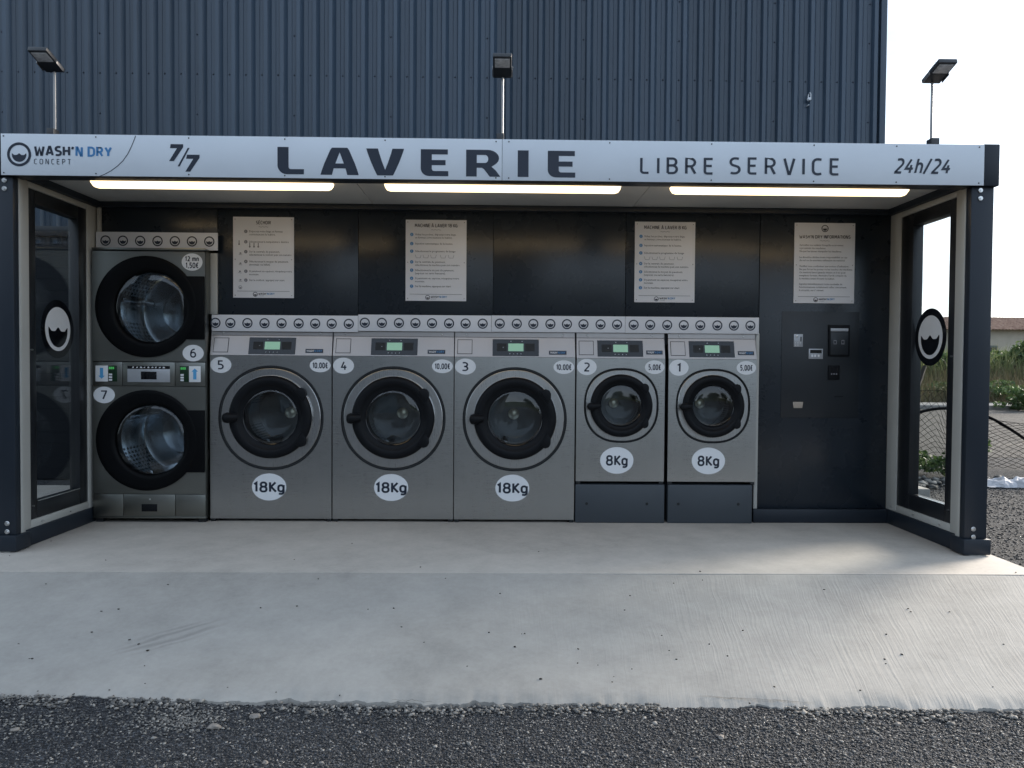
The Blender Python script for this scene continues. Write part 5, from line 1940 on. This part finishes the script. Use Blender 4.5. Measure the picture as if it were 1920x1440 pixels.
def ico():
    global _ico
    if _ico is None:
        t = (1 + 5 ** 0.5) / 2
        v = np.array([(-1, t, 0), (1, t, 0), (-1, -t, 0), (1, -t, 0), (0, -1, t), (0, 1, t), (0, -1, -t), (0, 1, -t), (t, 0, -1), (t, 0, 1), (-t, 0, -1), (-t, 0, 1)], float)
        v /= np.linalg.norm(v[0])
        f = np.array([(0, 11, 5), (0, 5, 1), (0, 1, 7), (0, 7, 10), (0, 10, 11), (1, 5, 9), (5, 11, 4), (11, 10, 2), (10, 7, 6), (7, 1, 8), (3, 9, 4), (3, 4, 2), (3, 2, 6), (3, 6, 8), (3, 8, 9), (4, 9, 5), (2, 4, 11), (6, 2, 10), (8, 6, 7), (9, 8, 1)], int)
        _ico = (v, f)
    return _ico


def stones(name, pts, sizes, mat, flat=0.6, kind='stuff', label=None, cat=None):
    v0, f0 = ico()
    n = len(pts)
    jit = 1 + rng.uniform(-0.42, 0.42, (n, 12, 1))
    sc = np.stack([rng.uniform(0.7, 1.3, n), rng.uniform(0.7, 1.3, n), np.full(n, flat) * rng.uniform(0.7, 1.2, n)], 1)
    ang = rng.uniform(0, 2 * math.pi, n)
    V = v0[None] * jit * sc[:, None, :] * np.asarray(sizes)[:, None, None]
    c, s_ = np.cos(ang)[:, None], np.sin(ang)[:, None]
    X = V[..., 0] * c - V[..., 1] * s_
    Y = V[..., 0] * s_ + V[..., 1] * c
    V = np.stack([X, Y, V[..., 2]], -1) + np.asarray(pts)[:, None, :]
    Fc = (f0[None] + (np.arange(n) * 12)[:, None, None]).reshape(-1, 3)
    o = np_mesh(name, V.reshape(-1, 3), Fc, mat)
    tag(o, label, cat, kind=kind)
    return o


def gz(x, y):
    b = 0.012 * np.sin(x * 2.1 + 1.3 * np.sin(y * 1.7)) * np.sin(y * 2.7 + x * 0.6) - 0.006
    return ground_h(x, y) + b


def edge_y(x): return -1.600 - 0.03 * x


# dark chippings in front of the ramp
n = 42000
x = rng.uniform(-2.6, 2.7, n); y = edge_y(x) - 0.015 - rng.uniform(0, 1, n) ** 1.15 * 0.75
sz = rng.uniform(0.0020, 0.0052, n) * np.where(rng.uniform(0, 1, n) > 0.988, 1.9, 1)
stones('chippings', np.stack([x, y, gz(x, y) + sz * 0.25], 1), sz, 'stones', label='dark stone chippings scattered over the asphalt in front of the ramp', cat='chippings')
# chippings to the right of the slab
n = 9000
x = rng.uniform(3.10, 5.8, n); y = rng.uniform(-0.6, 3.2, n)
sz = rng.uniform(0.004, 0.010, n)
stones('chippings', np.stack([x, y, gz(x, y) + sz * 0.25], 1), sz, 'stones', label='dark stone chippings scattered to the side of the concrete slab', cat='chippings')
# pale crumbs of broken concrete along the ramp edge
n = 3800
x = rng.uniform(-2.6, 2.7, n)
keep = np.array([mnoise.noise((a * 1.6, 4.0, 0)) + 0.5 * mnoise.noise((a * 6.0, 9.0, 0)) > -0.12 for a in x])
x = x[keep]; n = len(x)
y = edge_y(x) - 0.010 - np.abs(rng.normal(0, 0.042, n))
sz = 0.0022 + 0.0085 * rng.uniform(0, 1, n) ** 2.2
stones('concrete_crumbs', np.stack([x, y, gz(x, y) + 0.004 + sz * 0.3 + np.clip(0.010 - (edge_y(x) - y) * 0.3, 0, 0.01)], 1), sz, 'dust_stones', label='pale crumbs of broken concrete along the lower edge of the ramp', cat='rubble')
# patches of pale dust and grit
for (px, py, rx, ry, n) in ((330, 1350, 0.17, 0.09, 800), (1790, 1375, 0.3, 0.1, 300), (1420, 1380, 0.4, 0.12, 300), (60, 1360, 0.25, 0.1, 300)):
    c = onZ(px, py, -0.215)
    x = c[0] + rng.normal(0, rx, n) * 0.6; y = c[1] + rng.normal(0, ry, n) * 0.6
    ok = y < edge_y(x) - 0.02
    x, y = x[ok], y[ok]
    sz = rng.uniform(0.0022, 0.0055, len(x))
    stones('grit', np.stack([x, y, gz(x, y) + 0.003 + sz * 0.3], 1), sz, 'dust_stones', label='patch of pale grit on the dark asphalt', cat='grit')
# single larger stones
for (px, py, r_, lab) in ((401, 1361, 0.017, 'largest pale stone lying on the asphalt beside the patch of white grit'),
                          (478, 1340, 0.015, 'grey-beige stone against the crumbled lower edge of the ramp'),
                          (28, 1370, 0.012, 'pale flat stone on the asphalt below the dryer-end glazed side'),
                          (497, 1428, 0.009, 'small orange-beige stone alone on the dark asphalt'),
                          (1352, 1388, 0.011, 'rounded grey stone among dark chippings below the right half of the ramp'),
                          (1683, 1358, 0.010, 'grey stone just below the ramp edge under the glazed side')):
    c = onZ(px, py, -0.212)
    v0, f0 = ico()
    bm = bmesh.new()
    bmesh.ops.create_icosphere(bm, subdivisions=3, radius=1.0)
    sd = random.random() * 50
    for q in bm.verts:
        d = 1 + 0.48 * mnoise.noise(q.co * 1.6 + Vector((sd, 0, 0))) + 0.08 * mnoise.noise(q.co * 4 + Vector((sd, 3, 0)))
        q.co = Vector((q.co.x * 1.35, q.co.y, q.co.z * 0.62)) * d * r_
    me = bpy.data.meshes.new('stone'); bm.to_mesh(me); bm.free()
    me.materials.append(MAT['pale_stone'])
    me.polygons.foreach_set('use_smooth', [True] * len(me.polygons))
    o = link_mesh('stone', me)
    o.location = (c[0], c[1], float(gz(c[0], c[1])) + r_ * 0.42)
    o.rotation_euler = (0, 0, random.uniform(0, 3))
    tag(o, lab, 'stone', 'larger stones lying on the asphalt')
# hairline cracks near the foot of the ramp
for pa, pb, sd in (((735, 1313), (815, 1319), 3), ((1305, 1307), (1530, 1318), 8), ((1010, 1321), (1070, 1323), 15), ((1790, 1335), (1850, 1338), 21)):
    cv = []
    nseg = 40
    for k in range(nseg + 1):
        t = k / nseg
        px, py = pa[0] + (pb[0] - pa[0]) * t, pa[1] + (pb[1] - pa[1]) * t
        px += 0; py += 5 * mnoise.noise((t * 3.0, sd, 0)) + 2 * mnoise.noise((t * 14.0, sd, 4))
        z = -0.17
        for _ in range(5):
            c = onZ(px, py, z); z = float(ramp_z(c[0], c[1]))
        wd = 0.0016 * (1 - abs(2 * t - 1) ** 3) * (0.6 + 0.8 * abs(mnoise.noise((t * 9, sd, 9)))) + 0.0003
        cv += [(c[0], c[1] - wd, z + 0.0042), (c[0], c[1] + wd, z + 0.0042)]
    ck = MB().add(cv, [(2 * k, 2 * k + 2, 2 * k + 3, 2 * k + 1) for k in range(nseg)]).build('crack', 'debris', bpy.data.objects['ramp'])
# seeds and bits on the concrete
sp_px = [(18, 1043), (198, 1051), (552, 1050), (86, 1097), (315, 1098), (222, 1145), (190, 1149), (35, 1210), (172, 1188), (60, 1237), (55, 1237), (243, 1202), (260, 1210), (277, 1222),
         (271, 1250), (272, 1283), (138, 1303), (205, 1295), (71, 1297), (213, 1305), (427, 1290), (489, 1142), (557, 1139), (597, 1087), (690, 1145), (738, 1143), (753, 1178),
         (835, 1086), (938, 1115), (876, 1251), (917, 1188), (795, 1207), (518, 1299), (637, 1305), (965, 1215), (984, 1190), (978, 1191), (1014, 1274), (1084, 1219), (1083, 1245),
         (1121, 1249), (1185, 1256), (1151, 1270), (1148, 1280), (1171, 1146), (1181, 1119), (1263, 1095), (1317, 1089), (1313, 1072), (1241, 1194), (1255, 1222), (1268, 1238),
         (1393, 1184), (1364, 1232), (1330, 1210), (1452, 1289), (1545, 1107), (1703, 1143), (1708, 1149), (1662, 1191), (1691, 1229), (1659, 1238), (1661, 1246), (1862, 1289),
         (1882, 1210), (1905, 1074), (1780, 1149), (96, 1015), (660, 1020), (1010, 1035), (788, 1064), (1406, 1320), (1613, 1296)]
pts = []
for px, py in sp_px:
    z = 0.0
    for _ in range(6):
        c = onZ(px, py, z); z = float(ramp_z(c[0], c[1]))
    pts.append((c[0], c[1], z + 0.003))
stones('seed_bits', pts, rng.uniform(0.0030, 0.0062, len(pts)), 'debris', 0.5, label='dark specks of dry seeds scattered over the pale concrete', cat='debris')


# ================================================================== background to the right
def blades(name, n, region, h, w, mat, lean=0.25, zfn=None, parent=None, seg=3, seedless=None):
    x = rng.uniform(region[0], region[1], n); y = rng.uniform(region[2], region[3], n)
    z = zfn(x, y)
    hh = rng.uniform(h[0], h[1], n); a = rng.uniform(0, 2 * math.pi, n); ln = np.abs(rng.normal(0, lean, n)); wa = rng.uniform(0, 2 * math.pi, n)
    ww = rng.uniform(w[0], w[1], n)
    V = np.zeros((n, (seg + 1) * 2, 3))
    for k in range(seg + 1):
        t = k / seg
        bx = x + np.cos(a) * ln * hh * t * t; by = y + np.sin(a) * ln * hh * t * t; bz = z + hh * t * (1 - 0.25 * ln * t)
        wk = ww * (1 - 0.92 * t ** 1.5) * 0.5
        V[:, 2 * k] = np.stack([bx - np.cos(wa) * wk, by - np.sin(wa) * wk, bz], 1)
        V[:, 2 * k + 1] = np.stack([bx + np.cos(wa) * wk, by + np.sin(wa) * wk, bz], 1)
    nv = (seg + 1) * 2
    base = np.array([(2 * k, 2 * k + 1, 2 * k + 3, 2 * k + 2) for k in range(seg)])
    Fc = (base[None] + (np.arange(n) * nv)[:, None, None]).reshape(-1, 4)
    return np_mesh(name, V.reshape(-1, 3), Fc, mat, parent)


bk = lambda X, Y: bank_h(np.asarray(X), np.asarray(Y))
o = blades('dry_grass', 16000, (6, 34, 19.6, 25.5), (0.35, 1.0), (0.012, 0.03), 'dry', 0.45, bk)
tag(o, 'dry straw-coloured grass on the bank beyond the road', 'grass', kind='stuff')
o = blades('reeds', 13000, (6, 40, 23.5, 28.5), (0.5, 1.6), (0.02, 0.05), 'reed', 0.55, bk)
tag(o, 'tall green reeds growing along the top of the bank', 'reeds', kind='stuff')


def shrub(name, x, y, z, rx, rz, n, leaf, mat, label, cat, group=None, stems=5):
    root = thing(name, (x, y, z), label, cat, group)
    m = MB()
    for k in range(stems):
        a = 2 * math.pi * k / stems + random.random()
        e = Vector((math.cos(a) * rx * 0.55, math.sin(a) * rx * 0.55, rz * random.uniform(0.9, 1.5)))
        m.tube([(x, y, z - 0.02), (x + e.x * 0.4, y + e.y * 0.4, z + e.z * 0.5), (x + e.x, y + e.y, z + e.z)], [0.02 * rx + 0.008, 0.015 * rx + 0.005, 0.003], 6)
    m.build('stems', 'bark', root)
    # leaf clumps spread through the crown
    nc = 26
    cl = rng.normal(0, 1, (nc, 3)); cl /= np.linalg.norm(cl, axis=1)[:, None]
    cl *= rng.uniform(0.35, 1.0, (nc, 1)) ** 0.6
    cr = rng.uniform(0.18, 0.42, nc)
    ci = rng.integers(0, nc, n)
    d = rng.normal(0, 1, (n, 3)); d /= np.linalg.norm(d, axis=1)[:, None]
    P_ = cl[ci] + d * (cr[ci] * rng.uniform(0.3, 1, n) ** 0.5)[:, None]
    P_ = P_ * np.array([rx, rx, rz]) + np.array([x, y, z + rz * 1.02])
    P_[:, 2] = np.maximum(P_[:, 2], z + 0.03)
    u = rng.normal(0, 1, (n, 3)); u /= np.linalg.norm(u, axis=1)[:, None]
    w = np.cross(u, rng.normal(0, 1, (n, 3))); w /= np.linalg.norm(w, axis=1)[:, None]
    L_ = (leaf * rng.uniform(0.6, 1.3, n))[:, None]
    V = np.stack([P_ - u * L_, P_ + w * L_ * 0.42, P_ + u * L_, P_ - w * L_ * 0.42], 1)
    Fc = np.arange(n * 4).reshape(n, 4)
    np_mesh('crown', V.reshape(-1, 3), Fc, mat, root)
    return root


g = 'shrubs on the bank beyond the road'
shrub('shrub', 17.3, 25.6, 0.6, 1.5, 0.5, 5200, 0.10, 'leaf', 'rounded green shrub in the middle of the bank row, below the house roof', 'shrub', g)
shrub('shrub', 20.2, 27.0, 0.7, 1.9, 0.58, 6500, 0.11, 'leaf', 'broad green shrub in front of the house at the top of the bank', 'shrub', g)
shrub('shrub', 14.4, 25.8, 0.6, 1.3, 0.5, 4600, 0.10, 'leaf', 'green shrub on the bank nearest the warehouse corner', 'shrub', g)
shrub('shrub', 24.0, 27.5, 0.7, 2.0, 0.62, 6000, 0.11, 'leaf', 'large green shrub on the bank furthest from the warehouse', 'shrub', g)
shrub('shrub', 21.6, 25.2, 0.6, 1.25, 1.05, 5200, 0.09, 'leaf', 'tallest green shrub on the bank, standing before the house wall', 'shrub', g)
shrub('shrub', 16.2, 21.2, 0.2, 1.5, 0.28, 3600, 0.07, 'leaf', 'low dark green bush at the foot of the bank behind the pavement', 'shrub', g)
shrub('weed_plant', 5.16, 3.75, -0.06, 0.24, 0.22, 900, 0.035, 'leaf', 'leafy green weed growing behind the crumpled white sheet', 'weed', None, 6)
shrub('weed_plant', 4.62, 4.05, -0.06, 0.42, 0.16, 900, 0.035, 'leaf', 'low green weeds growing through the fallen wire fence', 'weed', None, 6)
shrub('weed_plant', 14.9, 17.2, -0.03, 0.7, 0.32, 1500, 0.06, 'leaf', 'low bright weed against the pale pavement across the road', 'weed', None, 5)

# house beyond the bank
hx0, hx1, hy0, hy1, hz = 22.5, 36.0, 40.0, 48.0, 0.6
house = thing('house', ((hx0 + hx1) / 2, hy0, hz), 'low house with a terracotta tiled roof beyond the green bank', 'house')
m = MB(); m.box(hx0, hx1, hy0, hy1, hz - 0.4, 3.44); m.build('wall', 'render_wall', house)
ov, zr, ze = 0.5, 4.38, 3.40
ym = (hy0 + hy1) / 2
for sg, nm in ((-1, 'roof_slope'), (1, 'roof_slope')):
    ya = hy0 - ov if sg < 0 else hy1 + ov
    nx_, ny_ = 150, 16
    v, f = [], []
    for i in range(nx_ + 1):
        for j in range(ny_ + 1):
            t = j / ny_
            xx = hx0 - ov + (hx1 - hx0 + 2 * ov) * i / nx_
            yy = ya + (ym - ya) * t
            zz = ze + (zr - ze) * t + (0.05 if i % 2 else 0.0) + 0.03 * ((j % 2) - 0.5) + 0.02 * random.random()
            v.append((xx, yy, zz))
    for i in range(nx_):
        for j in range(ny_):
            k = i * (ny_ + 1) + j
            q4 = (k, k + ny_ + 1, k + ny_ + 2, k + 1)
            f.append(q4 if sg < 0 else q4[::-1])
    MB().add(v, f).build(nm, 'tiles', house)
for xx in (hx0, hx1):
    m = MB().add([(xx, hy0, 3.44), (xx, hy1, 3.44), (xx, ym, zr - 0.06), (xx + 0.2 * (1 if xx == hx0 else -1), hy0, 3.44), (xx + 0.2 * (1 if xx == hx0 else -1), hy1, 3.44), (xx + 0.2 * (1 if xx == hx0 else -1), ym, zr - 0.06)],
                 [(0, 1, 2), (3, 5, 4), (0, 3, 4, 1), (1, 4, 5, 2), (2, 5, 3, 0)])
    m.build('gable', 'render_wall', house)
for xx in (24.5, 28.0, 31.5, 34.0):
    m = MB(); m.box(xx, xx + 1.1, hy0 - 0.04, hy0 + 0.02, 1.3, 2.5); wdw = m.build('window', 'shutter', house)
    m = MB(); m.box(xx + 0.1, xx + 1.0, hy0 - 0.055, hy0 - 0.041, 1.4, 2.4); m.build('pane', 'black_gloss', wdw)

# fallen chain-link fence with a leaning post
fence = thing('wire_fence', (5.4, 4.0, -0.06), 'sagging rusty chain-link fence on a leaning post beside the kiosk', 'fence')


def net_pt(u, v):
    """u along, v up: a netting sheet sagging towards the kiosk"""
    X = 4.35 + 2.6 * u
    h = 1.02 - 0.62 * max(0, u - 0.35) - 0.35 * math.sin(u * 3.0) ** 2 * (1 if u > 0.4 else 0.3)
    Y = 4.25 + 0.25 * math.sin(u * 5) + 0.42 * (1 - v) * math.sin(u * 2.3 + 0.4) + 0.12 * math.sin(v * 4 + u * 7)
    Z = -0.05 + h * v + 0.05 * math.sin(u * 9 + v * 3) * v
    return (X + 0.06 * math.sin(v * 5 + u * 4), Y, Z)


m = MB()
nu, nv_ = 26, 11
for sgn in (1, -1):
    for s0 in range(-nv_, nu + nv_):
        path = []
        for k in range(nv_ + 1):
            uu = (s0 + sgn * k) / nu
            if 0 <= uu <= 1:
                zig = 0.0
                q_ = net_pt(uu, k / nv_)
                h_ = 0.016
                path.append((q_[0] + h_ * mnoise.noise((uu * 31, k * 1.7, 0)), q_[1], q_[2] + h_ * mnoise.noise((uu * 29, k * 1.9, 5)) * min(1, k / 2)))
        if len(path) > 2:
            m.tube(path, 0.0030, 3, False)
m.build('netting', 'galv', fence)['kind'] = 'stuff'
m = MB(); m.tube([net_pt(i / 40, 1.0) for i in range(41)], 0.003, 5); m.build('top_wire', 'galv', fence)
a, b = onY(1712, 752, 4.2), onY(1733.5, 688, 4.2)
dirv = np.array(b) - np.array(a)
foot_ = np.array(a) - dirv * ((a[2] + 0.10) / dirv[2])
m = MB(); m.tube([foot_, a, b + dirv * 0.03], 0.026, 4); m.build('post', 'rust', fence)
# black hose arching over the netting
hp = [(1630, 850), (1662, 815), (1705, 782), (1740, 769), (1780, 765.5), (1818, 769), (1858, 784), (1890, 802), (1920, 822), (1950, 846)]
m = MB()
path = [onY(x, y, 4.45) for x, y in hp]
path = [np.array([path[0][0] - 0.25, 4.45, -0.05])] + path + [np.array([path[-1][0] + 0.3, 4.45, -0.05])]
pp = []
for i in range(len(path) - 1):
    p0, p1, p2, p3 = path[max(i - 1, 0)], path[i], path[i + 1], path[min(i + 2, len(path) - 1)]
    for k in range(6):
        t = k / 6
        pp.append(0.5 * ((2 * p1) + (-p0 + p2) * t + (2 * p0 - 5 * p1 + 4 * p2 - p3) * t * t + (-p0 + 3 * p1 - 3 * p2 + p3) * t ** 3))
pp.append(path[-1])
m.tube(pp, 0.017, 10)
tag(m.build('black_hose', 'hose', None, smooth=60, loc=(5.3, 4.45, -0.05)), 'black plastic pipe arching up over the fallen fence', 'pipe')
# crumpled white sheet on the ground
m = MB()
n1, n2 = 34, 16
v = []
c0 = onZ(1868, 912, -0.06)
for i in range(n1):
    for j in range(n2):
        u, w_ = i / (n1 - 1), j / (n2 - 1)
        X = c0[0] - 0.15 + 0.95 * u + 0.03 * mnoise.noise((j * 0.8, 5, 0)); Yy = c0[1] - 0.12 + 0.34 * w_ - 0.10 * u + 0.05 * mnoise.noise((i * 0.45, 2, 0))
        hgt = math.sin(math.pi * w_) ** 0.6 * math.sin(math.pi * min(1, max(0, u))) ** 0.4
        Z = -0.05 + hgt * (0.07 + 0.05 * mnoise.noise((u * 5, w_ * 3, 2)) + 0.045 * mnoise.noise((u * 13, w_ * 8, 7)))
        v.append((X, Yy, Z))
f = [(i * n2 + j, (i + 1) * n2 + j, (i + 1) * n2 + j + 1, i * n2 + j + 1) for i in range(n1 - 1) for j in range(n2 - 1)]
m.add(v, f)
tag(m.build('crumpled_sheet', 'white_sheet', None, loc=(c0[0], c0[1], -0.06)), 'crumpled white plastic sheet lying on the gravel by the fence', 'plastic sheet')
# concrete block behind the side window
c = onZ(1718, 938, -0.06)
b_ = MB().box(c[0] - 0.42, c[0] + 0.13, c[1] + 0.0, c[1] + 0.28, -0.075, 0.045)
tag(b_.build('concrete_block', 'block', None, bevel=0.012, loc=(c[0], c[1], -0.06)), 'grey concrete kerb block lying on the gravel outside the glazed side', 'block')
# rubble heap by the fence
n = 260
x = rng.normal(4.4, 0.45, n); y = rng.normal(3.35, 0.18, n)
sz = rng.uniform(0.012, 0.045, n)
stones('rubble', np.stack([x, y, -0.06 + sz * 0.4], 1), sz, 'dust_stones', 0.6, label='pale stone rubble along the foot of the fence', cat='rubble')
n = 200
x = rng.normal(5.9, 0.5, n); y = rng.normal(3.5, 0.15, n)
sz = rng.uniform(0.01, 0.03, n)
stones('rubble', np.stack([x, y, -0.06 + sz * 0.4], 1), sz, 'dust_stones', 0.6, label='pale stone rubble beside the crumpled white sheet', cat='rubble')

# ================================================================== behind the camera (mirrored in steel and glass)
ow = thing('opposite_warehouse', (-14, -24, -0.2), 'dark grey warehouse across the yard facing the kiosk', 'building')
m = MB(); m.box(-34, -1.5, -34, -22, -0.3, 8.6); m.build('wall', 'cladding_grey', ow)
m = MB(); m.box(-34.3, -1.2, -34.3, -21.7, 8.6, 9.0); m.build('roof', 'cladding', ow, bevel=0.02)
for xx in (-30, -22, -14, -7):
    m = MB(); m.box(xx, xx + 3.6, -22.0 + 0.002, -21.9, -0.25, 3.8); m.build('door', 'cladding', ow)
for i, (tx, ty, hh) in enumerate(((6, -42, 5.0), (13, -40, 4.2), (20, -44, 5.5), (28, -40, 4.6), (36, -44, 5.2), (44, -38, 4.4))):
    tr = thing('tree', (tx, ty, -0.2), 'dark green tree across the yard from the kiosk', 'tree', 'trees across the yard')
    m = MB(); m.tube([(tx, ty, -0.25), (tx + 0.1, ty, hh * 0.35), (tx - 0.1, ty, hh * 0.7)], [0.2, 0.14, 0.05], 8); m.build('trunk', 'bark', tr)
    n = 1500
    d = rng.normal(0, 1, (n, 3)); d /= np.linalg.norm(d, axis=1)[:, None]
    P_ = d * (rng.uniform(0, 1, (n, 1)) ** 0.4) * np.array([2.6, 2.6, hh * 0.38]) + np.array([tx, ty, hh * 0.66])
    u = rng.normal(0, 1, (n, 3)); u /= np.linalg.norm(u, axis=1)[:, None]
    w = np.cross(u, rng.normal(0, 1, (n, 3))); w /= np.linalg.norm(w, axis=1)[:, None]
    V = np.stack([P_ - u * 0.22, P_ + w * 0.12, P_ + u * 0.22, P_ - w * 0.12], 1)
    np_mesh('crown', V.reshape(-1, 3), np.arange(n * 4).reshape(n, 4), 'tree_leaf', tr)
